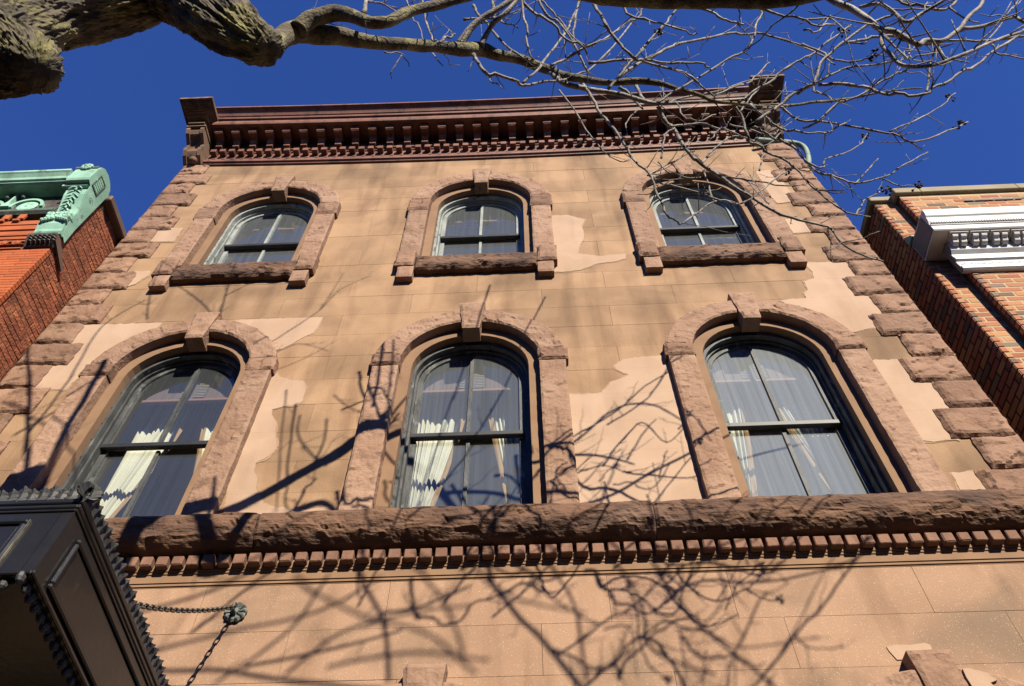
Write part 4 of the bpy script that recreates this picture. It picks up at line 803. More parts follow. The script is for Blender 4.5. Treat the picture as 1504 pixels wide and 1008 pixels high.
for sg in (-1, 1):
    xa, xb = (-4.215, -3.965) if sg < 0 else (3.875, 4.125); dz = 0 if sg < 0 else -.09
    g = G()
    g.prof([(.05, 12.22), (-.05, 12.22), (-.13, 12.27), (-.185, 12.33), (-.20, 12.38), (-.175, 12.44), (-.20, 12.50), (-.27, 12.545), (-.34, 12.58), (-.375, 12.63), (-.37, 12.68), (.05, 12.68)], xa+.03, xb-.03)
    for q in (xa, xb-.05): g.prof([(.05, 12.20), (-.06, 12.20), (-.15, 12.26), (-.205, 12.33), (-.22, 12.39), (-.20, 12.44), (-.22, 12.49), (-.29, 12.53), (-.36, 12.565), (-.40, 12.62), (-.40, 12.676), (.05, 12.676)], q, q+.05)
    g.box(xa-.012, xb+.012, -.42, .05, 12.682, 12.72).box(xa+.01, xb-.01, -.45, .05, 12.723, 12.80)
    g.v = [(p, q, t+dz) for p, q, t in g.v]; g.mk('end_console', 'console_stone', cor)
    g = G()
    g.box(xa-.02, xb+.02, -.52, .05, 12.803, 12.83)
    for t in range(6):
        e = .02+.013*t*(1.25-.05*t); g.box(xa-e, xb+e, -.53-e*1.9, .05, 12.832+t*.016, 12.832+t*.016+.015)
    g.box(xa-.11, xb+.11, -.735, .05, 12.931, 12.985)
    g.v = [(p, q, t+dz) for p, q, t in g.v]; g.mk('console_cap', 'console_stone', cor)
G().lathe((-4.06, -.10, 12.19), [(.0, -.05), (.05, -.04), (.062, 0), (.05, .04), (.0, .05)], 10, (0, 0, 1)).mk('ball_finial', 'rock', cor, True)
# copper rainwater pipe at the right corner
pp = spline([(3.72, -.12, 12.06, .036), (3.95, -.07, 12.12, .036), (4.13, -.03, 12.17, .036), (4.30, .01, 12.21, .036), (4.39, .035, 12.19, .036), (4.43, .06, 12.08, .036), (4.40, .09, 11.85, .036), (4.34, .12, 11.62, .036), (4.30, .2, 11.3, .036), (4.28, .3, 9.0, .05)], 6)
tag(G().tube(pp, 12).mk('rainwater_pipe', 'copper_pipe', None, True), 'green copper rainwater pipe bending round the top right corner of the house', 'pipe')
# ------------------------------------------------------------------ curtains and blinds inside the windows
def curtain(cx, sg, floor_z, ztop, label, yc=.54):
    """pleated cloth gathered to the jamb by a tie; sg -1 hangs on the left"""
    nu, nv = 90, 30; v = []; f = []; v2 = []; f2 = []
    ztie = floor_z+.50+.08*math.sin(cx*2.3+sg*1.7); spread = .04+.05*math.sin(cx*1.9+sg*2.2)
    for j in range(nv+1):
        t = j/nv; z = ztop-(ztop-floor_z-.02)*t
        if z > ztie: k = (ztop-z)/(ztop-ztie); inner = .06+spread+(.31-spread)*k**1.25; 
        else: k = (ztie-z)/(ztie-floor_z); inner = .37-.10*math.sin(k*1.4)
        for i in range(nu+1):
            u = i/nu; x = .50+(inner-.50)*u
            amp = .026*(1-.5*math.exp(-((z-ztie)/.25)**2))
            ph = u*math.pi*7.0+1.1*math.sin(u*5.3+cx*3+sg)+.4*math.sin(z*1.7+cx); y = yc+.03-1.9*amp*abs(math.sin(ph))**.75*(.75+.35*math.sin(u*11+cx*4))+.010*rn(u*6+cx*5, z*2.5, sg)
            v.append((cx+sg*x, y, z))
        u = 1.; 
        for i in range(4):
            x = inner-.045*i/3
            v2.append((cx+sg*x, yc-.012+.012*math.sin(i*2+z*4), z))
    W = nu+1
    for j in range(nv):
        for i in range(nu): f.append((j*W+i, j*W+i+1, (j+1)*W+i+1, (j+1)*W+i))
        for i in range(3): f2.append((j*4+i, j*4+i+1, (j+1)*4+i+1, (j+1)*4+i))
    o = mk('curtain', v, f, 'curtain', None, True)
    tag(o, label, 'curtain', 'curtains tied back in the tall windows')
    mk('trim_band', v2, f2, 'curtain_trim', o, True)
    tie = spline([(cx+sg*.49, yc+.03, ztie+.10, .012), (cx+sg*.46, yc-.05, ztie+.05, .012), (cx+sg*.38, yc-.06, ztie-.02, .012), (cx+sg*.33, yc-.02, ztie-.05, .012)], 5)
    G().tube(tie, 6).mk('tie_cord', 'curtain', o, True)
WN = ['left', 'middle', 'right']
PLACE = ['beside the black canopy', 'between the two outer windows', 'nearest the right brick building']
for n, cx in enumerate(WX):
    for sg in (-1, 1):
        curtain(cx, sg, 5.44, 7.62, 'cream pleated curtain tied back, %s half of the %s tall window' % ('left' if sg < 0 else 'right', WN[n]))
    g = G()                                   # boarded pelmet, planks with small joints
    bl = root('window_pelmet', (cx, .33, 7.32), 'brown boarded pelmet with a pink lower rail, inside the %s tall window' % WN[n], 'pelmet', 'pelmets at the top of the tall windows')
    x = cx-.52; 
    while x < cx+.50:
        G().box(x, x+.076, .328+random.uniform(0, .004), .342, 7.355, 8.02).mk('board', 'valance', bl); x += .080
    G().box(cx-.54, cx+.54, .310, .346, 7.318, 7.352, .004).mk('rail', 'valance_rail', bl)
    for xx in (cx-.075, cx+.055):
        l = G()
        for t in range(9): l.box(xx-.05, xx+.05, .316, .326, 7.375+t*.024, 7.375+t*.024+.014)
        l.mk('louvre', 'louvre', bl)
    # upper floor: pelmet board and a gathered swag
    b3 = root('window_pelmet', (cx, .35, 10.80), 'mauve boarded pelmet behind the upper %s window glass' % WN[n], 'pelmet', 'pelmets in the upper windows')
    x = cx-.52
    while x < cx+.50:
        G().box(x, x+.096, .338+random.uniform(0, .004), .352, 10.83, 11.4).mk('board', 'valance', b3); x += .100
    G().box(cx-.54, cx+.54, .322, .356, 10.795, 10.828, .004).mk('rail', 'valance_rail', b3)
    v = []; f = []; nu, nv = 36, 8
    for i in range(nu+1):
        u = i/nu
        for j in range(nv+1):
            t = j/nv; dz = .26-.08*abs(math.sin(u*math.pi*2))
            v.append((cx-.5+u, .50+.035*math.sin(t*9+u*3)-.02*math.sin(u*math.pi*2*4), 11.05-.0-(dz)*t))
    for i in range(nu):
        for j in range(nv): f.append((i*(nv+1)+j, (i+1)*(nv+1)+j, (i+1)*(nv+1)+j+1, i*(nv+1)+j+1))
    tag(mk('window_swag', v, f, 'swag', None, True), 'pale gathered cloth swag hanging inside the upper %s window' % WN[n], 'curtain', 'cloth swags in the upper windows')

# ------------------------------------------------------------------ door canopy on chains
can = root('door_canopy', (-2.6, -1.0, 3.42), 'black panelled door canopy with leaf cresting, hung out from the wall', 'canopy')
cx0, cx1, cy0, cy1, cz0, cz1 = -3.95, -1.25, -2.0, -.02, 3.42, 3.80
g = G()
g.box(cx1-.05, cx1, cy0, cy1, cz0, cz1).box(cx0, cx0+.05, cy0, cy1, cz0, cz1).box(cx0+.052, cx1-.052, cy0, cy0+.05, cz0, cz1)
g.mk('fascia', 'black_paint', can)
G().box(cx0+.055, cx1-.055, cy0+.055, cy1, cz0+.11, cz0+.14).mk('soffit', 'black_paint', can)
G().box(cx0+.02, cx1-.02, cy0+.02, cy1, cz1+.004, cz1+.03).mk('roof_deck', 'roofing', can)
def rim(g, e, z0, z1, c=.004):
    g.box(cx1+.001, cx1+e, cy0-e, cy1, z0, z1, c); g.box(cx0-e, cx0-.001, cy0-e, cy1, z0, z1, c); g.box(cx0, cx1, cy0-e, cy0-.001, z0, z1, c)
g = G(); rim(g, .006, 3.748, 3.762); rim(g, .010, 3.764, 3.784); rim(g, .015, 3.786, 3.812); g.mk('crown_moulding', 'black_paint', can)
g = G(); rim(g, .012, 3.42, 3.436, .003); g.mk('base_moulding', 'black_paint', can)
# raised panel mouldings
def panel_side(y0, y1, z0, z1):
    g = G(); wd = .022; p = .018; x = cx1
    for a, b, c, d in ((y0, y1, z0, z0+wd), (y0, y1, z1-wd, z1), (y0, y0+wd, z0+wd+.001, z1-wd-.001), (y1-wd, y1, z0+wd+.001, z1-wd-.001)):
        g.box(x+.001, x+p, a, b, c, d, .006)
    g.mk('panel_moulding', 'black_paint', can)
    G().box(x+.002, x+.006, y0+.03, y1-.03, z0+.03, z1-.03, .001).mk('panel', 'black_paint', can)
panel_side(-1.905, -.12, 3.455, 3.700)
def panel_front(x0, x1, z0, z1):
    g = G(); wd = .022; p = .018
    for a, b, c, d in ((x0, x1, z0, z0+wd), (x0, x1, z1-wd, z1), (x0, x0+wd, z0+wd+.001, z1-wd-.001), (x1-wd, x1, z0+wd+.001, z1-wd-.001)):
        g.box(a, b, cy0-p, cy0-.001, c, d, .006)
    o = g.mk('panel_moulding', 'black_paint', can)
    G().box(x1+.0015, x1+.005, cy0-.012, cy0-.001, z0, z1).mk('tan_bead', 'tan_edge', can)  # thin gold-tan strip along the moulding's right edge
    G().box(x0+.03, x1-.03, cy0-.006, cy0-.002, z0+.03, z1-.03, .001).mk('panel', 'black_paint', can)
panel_front(-2.55, -1.40, 3.468, 3.700); panel_front(-3.80, -2.65, 3.468, 3.700)
# cresting leaves: five-lobed, curling outwards
def leaf_mesh():
    out = [(-.020, 0), (-.030, .010), (-.026, .018), (-.036, .026), (-.030, .036), (-.036, .046), (-.026, .054), (-.024, .066), (-.012, .070), (0, .078), (.012, .070), (.024, .066), (.026, .054), (.036, .046), (.030, .036), (.036, .026), (.026, .018), (.030, .010), (.020, 0)]
    v = []; n = len(out)
    cur = lambda z: -.022*(z/.08)**2+.010*math.sin(z/.08*3.1)
    for th in (0, .008):
        for x, z in out: v.append((x, cur(z)+th+.10*abs(x)*.6, z))
        for z in (0, .025, .05, .070): v.append((0, cur(z)+th-.010, z))
    m = n+4; f = []
    ctr = [n, n+1, n+2, n+3]
    def c(z): return n+min(3, int(z/.0235))
    for s in (0, m):
        for i in range(n-1):
            a = c((out[i][1]+out[i+1][1])/2)
            f.append((s+i, s+i+1, s+a))
        for i in range(n-1):
            a, b = c((out[i][1]+out[i+1][1])/2), c((out[min(i+1, n-2)][1]+out[min(i+2, n-1)][1])/2)
            if a != b: f.append((s+a, s+b, s+i+1))
    for i in range(n-1): f.append((i, i+1, m+i+1, m+i))
    me = bpy.data.meshes.new('cresting_leaf'); me.from_pydata(v, [], f); me.materials.append(MATS['black_iron']); return me
lm = leaf_mesh()
def leaf(x, y, z, rz, s):
    o = link('cresting_leaf', lm, can); o.location = (x, y, z); o.rotation_euler = (0, 0, rz); o.scale = (s, s, s)
y = cy0-.03
while y < cy1-.05:
    leaf(cx1+.004, y, 3.800+random.uniform(0, .006), R(90)+random.uniform(-.25, .25), random.uniform(.85, 1.1)); y += .041
x = cx1+.03
while x > cx1-1.5:
    leaf(x, cy0-.006, 3.800+random.uniform(0, .006), random.uniform(-.25, .25), random.uniform(.85, 1.1)); x -= .041
# hanging bead-and-leaf trim under the bottom edges
def bead_mesh():
    g = G(); g.lathe((0, 0, 0), [(.006, -.030), (.022, -.020), (.028, -.004), (.024, .014), (.010, .026)], 8, (0, 0, 1)); g.lathe((.036, 0, .008), [(.004, -.016), (.012, -.008), (.013, .006), (.005, .014)], 6, (0, 0, 1))
    me = bpy.data.meshes.new('trim_bead'); me.from_pydata(g.v, [], g.f); me.materials.append(MATS['black_iron']); return me
bmh = bead_mesh()
y = cy0+.0
while y < cy1-.05:
    o = link('trim_bead', bmh, can); o.location = (cx1-.03, y, 3.412); o.rotation_euler = (random.uniform(-.3, .3), random.uniform(-.3, .3), R(90)); o.scale = (.75, .6, .9); y += .050
x = cx1-.10
while x > cx1-.9:
    o = link('trim_bead', bmh, can); o.location = (x, cy0+.025, 3.412); o.scale = (.75, .6, .9); x -= .050
can.rotation_euler = (R(-5), 0, 0); can.location = (-2.6, -1.0, 3.352)      # the canopy tips back towards the wall
# wall rosette and chain
ro = root('chain_rosette', (-1.37, -.01, 4.74), 'grey fluted wall rosette with an eye ring holding the canopy chain', 'wall anchor')
g = G(); c = Vector((-1.372, -.006, 4.745)); n = 40
prof = [(.068, 0), (.070, .012), (.058, .026), (.030, .020), (.022, .034), (.0, .040)]
v = []; f = []
for r, h in prof:
    for i in range(n):
        a = 2*math.pi*i/n; q = 1+(.05 if i % 4 < 2 else -.03)*(r > .025)
        v.append((c.x+r*q*math.cos(a), c.y-h*(1+(.25 if i % 4 < 2 else -.2)*(.025 < r < .069)), c.z+r*q*math.sin(a)))
for j in range(len(prof)-1):
    for i in range(n): f.append((j*n+i, j*n+(i+1) % n, (j+1)*n+(i+1) % n, (j+1)*n+i))
mk('plate', v, f, 'verdigris_grey', ro)
def torus(R1, r, n=16, m=6, st=0.):
    v = []; f = []
    for i in range(n):
        a = 2*math.pi*i/n; ox = st*(1 if math.cos(a) > 0 else -1)
        for j in range(m):
            b = 2*math.pi*j/m; rr = R1+r*math.cos(b); v.append((ox+rr*math.cos(a), rr*math.sin(a), r*math.sin(b)))
    for i in range(n):
        for j in range(m): f.append((i*m+j, ((i+1) % n)*m+j, ((i+1) % n)*m+(j+1) % m, i*m+(j+1) % m))
    return v, f
tv, tf = torus(.026, .008)
mk('eye_ring', [(-1.368+z, -.058+x, 4.752+y) for x, y, z in tv], tf, 'verdigris_grey', ro, True)
ch = root('canopy_chain', (-1.36, -1.36, 3.83), 'rusty steel chain running from the wall rosette down to the black canopy', 'chain')
tv, tf = torus(.0135, .0052, 12, 6, .0105)
me = bpy.data.meshes.new('link'); me.from_pydata(tv, [], tf); me.materials.append(MATS['chain_metal'])
for p in me.polygons: p.use_smooth = True
A = Vector((-1.366, -.085, 4.735)); B = Vector((-1.352, -1.42, 3.80)); L = (B-A).length; nl = int(L/.0345)
for i in range(nl+1):
    t = i/nl; p = A.lerp(B, t)-Vector((0, 0, .05*4*t*(1-t)))
    tan = (B-A)-Vector((0, 0, .05*4*(1-2*t)))
    o = link('link', me, ch); o.location = p
    q = tan.to_track_quat('X', 'Z'); o.rotation_mode = 'QUATERNION'
    from mathutils import Quaternion
    o.rotation_quaternion = q @ Quaternion((1, 0, 0), R(45+(90 if i % 2 else 0)))

# ------------------------------------------------------------------ bricks
def unit_brick(m, nm='brick'):
    g = G(); g.box(-.5, .5, -.5, .5, -.5, .5); bm = bmesh.new()
    bmesh.ops.create_cube(bm, size=1)
    bmesh.ops.bevel(bm, geom=bm.edges[:], offset=.045, segments=1, affect='EDGES')
    me = bpy.data.meshes.new(nm); bm.to_mesh(me); bm.free(); me.materials.append(MATS[m]); return me
def bricks(parent, me, axis, const, out, a0, a1, z0, z1, L, H, J, proud, jit=.002, bond=.5, maxn=300, vis=True, dl=0.):
    """courses of bricks on a vertical plane; axis 'x' or 'y' is the run, const the plane, out the sign of its outward normal"""
    n = 0; r = 0; z = z0
    while z+H <= z1:
        a = a0-((r % 2)*bond+random.uniform(-dl, dl))*(L+J)
        while a < a1:
            b0, b1 = max(a, a0), min(a+L, a1)
            if b1-b0 > .025 and n < maxn:
                c = (b0+b1)/2; d = .05
                pos = (c, const+out*(proud-d/2), z+H/2) if axis == 'x' else (const+out*(proud-d/2), c, z+H/2)
                if (not vis) or in_view(pos, 25):
                    o = link('brick', me, parent); q = random.uniform(-jit, jit)
                    o.location = (pos[0], pos[1]+q, pos[2]) if axis == 'x' else (pos[0]+q, pos[1], pos[2])
                    o.scale = (b1-b0, d, H) if axis == 'x' else (d, b1-b0, H); n += 1
            a += L+J
        z += H+J; r += 1
    return n

# ------------------------------------------------------------------ left neighbour: orange brick with a copper cornice
lh = root('orange_brick_house', (-6.6, -.6, 0), 'orange brick house on the left with a pale green copper cornice', 'house')
LX, LY = -4.225, -.6
wf = G().box(-9, LX-.012, LY+.012, LY+.3, 0, 9.45).mk('front_wall', 'mortar_red', lh)
ws = G().box(LX-.25, LX-.012, LY+.302, 10, 0, 9.95).box(-9, LX-.252, 9.8, 10, 0, 9.9).box(-9, LX-.252, LY+.302, 9.7, 9.6, 9.7).mk('side_wall', 'mortar_red', lh)
G().box(LX-.25, LX-.012, LY+.014, LY+.30, 9.452, 9.95).mk('parapet_core', 'mortar_dark', lh)
b1 = unit_brick('brick_orange'); b2 = unit_brick('brick_rough')
print('left front', bricks(wf, b1, 'x', LY+.012, -1, -5.3, LX, 7.45, 8.70, .29, .046, .004, .012, .0008))
print('left side', bricks(ws, b2, 'y', LX-.012, 1, LY+.004, .0, 6.6, 9.90, .20, .062, .006, .003, .003, dl=.2))
# brick string courses and block dentils under the copper cornice
for z0, z1, p in ((8.715, 8.735, .010), (8.79, 8.80, .018), (8.86, 8.885, .012), (8.90, 8.955, .02), (8.965, 8.985, .03), (9.0, 9.075, .022), (9.09, 9.11, .034), (9.12, 9.20, .026), (9.21, 9.30, .032)):
    G().box(-8, LX-.31, LY-p, LY+.011, z0, z1, .003).mk('brick_course', 'terracotta', wf)
x = -4.78
while x > -5.6:
    G().box(x-.075, x+.0, LY-.062, LY-.034, 9.303, 9.405, .004).box(x-.105, x-.03, LY-.062, LY-.034, 9.262, 9.300, .004).mk('brick_dentil', 'terracotta', wf); x -= .165
for i in range(5):
    x = -4.62-i*.135
    g = G(); g.lathe((x, LY-.010, 8.825), [(.045, 0), (.046, .012), (.030, .008), (.020, .016), (0, .020)], 12); g.mk('rosette', 'terracotta', wf)
# copper cornice
cop = G().prof([(LY+.01, 9.86), (-.80, 9.86), (-.825, 9.875), (-.82, 9.90), (-.845, 9.91), (-.855, 9.945), (-.885, 9.985), (-.90, 10.0), (-.90, 10.035), (LY+.01, 10.06)], -8, -4.50).mk('copper_cornice', 'copper', lh)
G().box(-8, -4.50, LY-.05, LY+.01, 9.42, 9.858).mk('shaded_frieze', 'dark_relief_and_shade', cop)  # near-black colour paints in the shadow under the copper cornice
G().prof([(LY+.01, 9.40), (-.66, 9.40), (-.69, 9.43), (-.69, 9.46), (-.665, 9.48), (-.665, 9.54), (LY+.01, 9.54)], -8, -4.52).mk('frieze_sill', 'copper_dark', cop)
for i in range(3):
    xc = -4.88-i*.44
    o = []; n = 14
    o = [(xc-.20+.40*0, 9.56)]
    pts = [(xc-.19*math.cos(math.pi*k/n), 9.56+.19*math.sin(math.pi*k/n)) for k in range(n+1)]
    pin = [(xc-.155*math.cos(math.pi*k/n), 9.56+.155*math.sin(math.pi*k/n)) for k in range(n, -1, -1)]
    G().poly(pts+pin, -.685, -.652).mk('blind_arch', 'copper', cop)
    G().lathe((xc, -.652, 9.60), [(.11, 0), (.112, .012), (.07, .02), (.03, .016), (0, .03)], 14).mk('leaf_boss', 'copper', cop)
    for sx in (-.09, .09):
        G().lathe((xc-.22+sx+.0, -.652, 9.80), [(.038, 0), (.04, .012), (.030, .018), (.032, .03), (.02, .05), (0, .056)], 12).mk('ball_boss', 'copper_dark', cop, True)
    G().poly([(xc-.27, 9.55), (xc-.235, 9.66), (xc-.228, 9.82), (xc-.220, 9.855), (xc-.212, 9.82), (xc-.205, 9.66), (xc-.17, 9.55)], -.70, -.652).mk('spandrel_leaf', 'copper', cop)
# end pier of the cornice: cap block, scroll console, flower, base
EX0, EX1 = -4.475, -4.215
g = G(); g.prof([(LY+.02, 9.80), (-.862, 9.80), (-.875, 9.83), (-.875, 10.05), (-.86, 10.13), (-.82, 10.18), (-.74, 10.20), (-.66, 10.185), (-.58, 10.12), (-.555, 10.05), (-.555, 9.80)], EX0, EX1)
cap = g.mk('cap_block', 'copper', lh)
g = G(); g.box(EX0-.02, EX1-.02, -.88, -.872, 10.085, 10.13); g.mk('cap_fillet', 'copper_dark', cap)
g = G()
for i in range(9):
    a = i*2*math.pi/9; g.lathe((-4.36+.045*math.cos(a), -.885, 10.10+.045*math.sin(a)), [(.026, -.01), (.024, .012), (.008, .022)], 6)
g.lathe((-4.36, -.885, 10.10), [(.03, -.01), (.03, .02), (.01, .034)], 8); g.mk('flower', 'copper', cap)
G().box(EX0-.05, EX1-.006, -.815, -.56, 9.762, 9.797, .004).mk('console_ledge', 'copper', lh)
g = G(); g.prof([(LY+.01, 9.76), (-.765, 9.76), (-.785, 9.70), (-.77, 9.62), (-.73, 9.53), (-.69, 9.43), (-.675, 9.36), (-.68, 9.30), (LY+.01, 9.30)], EX0+.025, EX1-.006)
con = g.mk('scroll_console', 'copper', lh)
def acanthus(xc, n=7):
    g = G()
    for i in range(n):
        t = i/(n-1); z = 9.72-.36*t; y = -.79+.10*t**1.1+.012*math.sin(t*6)
        for sg in (-1, 1):
            l = .075*(1-.35*t)
            pts = [(xc, y-.008, z+.03, .008), (xc+sg*l*.5, y-.018, z+.012, .013), (xc+sg*l, y-.010, z-.022, .006)]
            g.tube(spline(pts, 3), 5)
        g.tube([(xc, y-.004, z+.035, .010), (xc, y-.004, z-.035, .012)], 5)
    return g
acanthus((EX0+EX1)/2).mk('acanthus_leaf', 'copper', con)
g = G()
for sx in (-.09, 0, .09):
    for sz in (9.27, 9.205):
        g.lathe(((EX0+EX1)/2+sx+random.uniform(-.01, .01), -.70, sz), [(.050, -.06), (.055, -.02), (.046, .014), (.028, .03), (.012, .022)], 9)
for sg in (-1, 1):
    for i in range(4): g.lathe(((EX0+EX1)/2+sg*(.03+.03*i), -.715, 9.16-.012*i), [(.026, -.03), (.028, .006), (.014, .02)], 7)
g.mk('volute_flower', 'copper', con)
G().prof([(LY+.01, 8.95), (-.635, 8.95), (-.655, 8.98), (-.66, 9.02), (-.69, 9.09), (-.70, 9.15), (LY+.01, 9.15)], EX0-.03, EX1-.004).mk('console_base', 'copper', lh)
# copper side return with a louvred vent and incised scroll
side = [(-.535, 8.93), (-.60, 8.955), (-.64, 9.03), (-.66, 9.10), (-.68, 9.25), (-.675, 9.36), (-.69, 9.43), (-.73, 9.53), (-.77, 9.62), (-.79, 9.72), (-.80, 9.765), (-.862, 9.79), (-.875, 9.83), (-.875, 10.05), (-.86, 10.13), (-.82, 10.18), (-.74, 10.20), (-.66, 10.185), (-.58, 10.12), (-.553, 10.05), (-.553, 9.60), (-.553, 9.2)]
g = G(); g.prof(side, EX1+.001, EX1+.006); sr = g.mk('side_return', 'copper', lh)
x = EX1+.007
vy0, vy1, vz0, vz1 = -.80, -.665, 9.80, 10.05
g = G()
for a, b, c, d in ((vy0, vy1, vz0, vz0+.012), (vy0, vy1, vz1-.012, vz1), (vy0, vy0+.012, vz0+.013, vz1-.013), (vy1-.012, vy1, vz0+.013, vz1-.013)): g.box(x, x+.008, a, b, c, d)
vent = g.mk('vent', 'copper_dark', sr)
for t in range(5): G().box(x, x+.006, vy0+.02, vy1-.02, vz0+.022+t*.043, vz0+.053+t*.043).mk('slat', 'copper', sr)
sp = []
for i in range(40):
    a = i*.33; r = .055*math.exp(-a*.17); sp.append((x-.002, -.665+r*math.cos(a), 9.66+r*math.sin(a), .0035))
sp2 = []
for i in range(30):
    a = i*.36; r = .032*math.exp(-a*.17); sp2.append((x-.002, -.60+r*math.cos(a+1), 9.40+r*math.sin(a+1), .003))
G().tube(sp, 5).tube(sp2, 5).mk('scroll_line', 'copper_dark', sr)
# dark leaf corbel under the pier and its brown side band
g = G(); g.prof([(LY+.01, 8.725), (-.62, 8.725), (-.645, 8.76), (-.685, 8.85), (-.69, 8.87), (LY+.01, 8.87)], EX0-.02, EX1+.002)
cb = g.mk('leaf_corbel', 'dark_relief_and_shade', lh)
g = G()
for i in range(6):
    xc = EX0+.01+i*.048
    for t in range(3): g.tube(spline([(xc, -.64-.014*t, 8.745+.035*t, .008), (xc+.02, -.665-.012*t, 8.765+.035*t, .012), (xc+.045, -.66-.010*t, 8.755+.03*t, .006)], 3), 5)
g.mk('leaf_relief', 'dark_relief_and_shade', cb)
v = [(EX1+.004, -.69, 8.872), (EX1+.004, -.60, 8.872), (EX1+.004, -.335, 8.715), (EX1+.004, -.345, 8.675), (EX1+.004, -.60, 8.775), (EX1+.004, -.685, 8.80)]
v += [(EX1+.022, b, c) for a, b, c in v]
mk('side_band', v, [(0, 1, 2, 3, 4, 5), (11, 10, 9, 8, 7, 6)]+[(i, (i+1) % 6, 6+(i+1) % 6, 6+i) for i in range(6)], 'brown_metal', cb)
G().box(LX-.30, LX+.075, -.555, 3., 9.955, 10.055, .012).mk('parapet_coping', 'brown_metal', lh)

# ------------------------------------------------------------------ right neighbour: mixed brick with a white cornice
rh = root('mixed_brick_building', (7., -.5, 0), 'mixed red and tan brick building on the right with a white cornice', 'building')
RX, RY, RX2, RY2 = 4.205, -.45, 4.424, -.55
ws = G().box(RX+.012, RX+.2, RY+.012, 10, 0, 9.30).box(RX+.202, 9, 9.8, 10, 0, 9.3).mk('side_wall', 'mortar_dark', rh)
wp = G().box(RX+.202, RX2+.3, RY+.012, RY+.3, 0, 9.30).box(RX+.014, RX+.2, RY+.0118, RY+.013, 0, 9.3).mk('corner_strip', 'mortar_pale', rh)
wm = G().box(RX2+.012, 9, RY2+.012, RY2+.3, 0, 9.26).mk('front_wall', 'mortar_pale', rh)
G().box(RX2+.002, RX2+.012, RY2+.0125, RY-.001, 0, 9.26).mk('return_wall', 'mortar_dark', rh)
b3 = unit_brick('brick_mixed')
print('right side', bricks(ws, b3, 'y', RX+.012, -1, RY+.004, .02, 5.4, 9.28, .186, .056, .016, .006, .002))
print('right strip', bricks(wp, b3, 'x', RY+.012, -1, RX+.002, RX2, 5.4, 9.28, .186, .056, .016, .003, .0006))
print('right main', bricks(wm, b3, 'x', RY2+.012, -1, RX2, 6.0, 5.4, 9.23, .186, .056, .016, .003, .0006, maxn=300))
print('right return', bricks(wm, b3, 'y', RX2+.012, -1, RY2+.004, RY, 5.4, 9.23, .186, .056, .016, .006, .001))
# stone copings
for a, b in ((RX-.03, RX2-.004),): G().box(a, b, RY-.03, RY+.4, 9.302, 9.39, .006).mk('coping_stone', 'coping_stone', rh)
G().box(RX-.032, RX+.25, RY+.404, 9, 9.302, 9.39, .006).mk('coping_stone', 'coping_stone', rh)
x = RX2-.03
for L in (.27, 1.0, 1.0, 1.0): G().box(x, x+L-.003, RY2-.03, RY2+.4, 9.262, 9.37, .006).mk('coping_stone', 'coping_stone', rh); x += L
G().box(5.02, 5.6, RY2-.006, RY2-.001, 9.06, 9.085).mk('scupper_slot', 'rail_black', rh)
# white cornice: bed part, modillions in panels, corona, crown
wc = G()
CW = [(RY2-.0, 8.05), (-.765, 8.05), (-.775, 8.06), (-.775, 8.12), (-.785, 8.128), (-.785, 8.135), (-.775, 8.142), (-.775, 8.165), (-.79, 8.19), (-.80, 8.215), (-.80, 8.24), (-.815, 8.255), (-.825, 8.28), (-.83, 8.315), (-.83, 8.345), (RY2-.0, 8.36)]
wc.prof(CW, RX+.010, 9.)
wc.prof([(RY-.0, 8.052), (RY2+.001, 8.052), (RY2+.001, 8.355), (RY-.0, 8.345)], RX+.012, RX2)
wcor = wc.mk('white_cornice', 'white_paint', rh)
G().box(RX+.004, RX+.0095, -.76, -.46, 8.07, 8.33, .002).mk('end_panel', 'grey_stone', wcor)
wb = G().prof([(RY2+.011, 7.66), (-.57, 7.66), (-.59, 7.675), (-.595, 7.70), (-.58, 7.72), (-.578, 7.80), (-.60, 7.815), (-.605, 7.84), (-.595, 7.85), (-.595, 7.90), (-.63, 7.93), (-.64, 7.955), (-.64, 8.048), (RY2+.011, 8.048)], 4.35, 9.)
wb.mk('bed_moulding', 'white_paint', wcor)
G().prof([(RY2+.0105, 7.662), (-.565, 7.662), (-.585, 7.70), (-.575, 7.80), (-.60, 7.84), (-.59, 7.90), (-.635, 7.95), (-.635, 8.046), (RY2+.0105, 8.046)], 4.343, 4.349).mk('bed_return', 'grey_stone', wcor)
x = 4.375; n = 0
while x < 5.7:
    g = G()
    for q in (0, .075): g.prof([(-.642, 8.046), (-.642, 7.965), (-.66, 7.958), (-.685, 7.97), (-.70, 7.995), (-.725, 8.005), (-.735, 8.02), (-.735, 8.046)], x+q, x+q+.048)
    g.box(x-.02, x+.145, -.752, -.644, 8.036, 8.0485); g.mk('modillion_pair', 'white_paint', wcor); x += .1825
g = G(); x = RX+.02
while x < 5.7: g.box(x, x+.014, -.800, -.776, 8.145, 8.162); x += .024
o = g.mk('bead_row', 'white_paint', wcor); o['kind'] = 'stuff'
g = G(); x = 4.37
while x < 5.7:
    g.box(x, x+.03, -.584, -.577, 7.745, 7.765, .004).box(x+.035, x+.05, -.584, -.577, 7.75, 7.775, .003); x += .06
o = g.mk('frieze_ornament', 'white_paint', wcor); o['kind'] = 'stuff'
G().prof([(RY-.001, 8.36), (RY-.004, 8.48), (RY-.02, 8.48), (-.55, 8.375), (-.55, 8.36)], RX-.01, RX2-.02).mk('copper_flashing', 'copper', wcor)

# stands a little apart from the brownstone, across a narrow gap
rh.location = (7.776, -.055, -.192); rh.scale = (1.12, 1.12, 1.12)
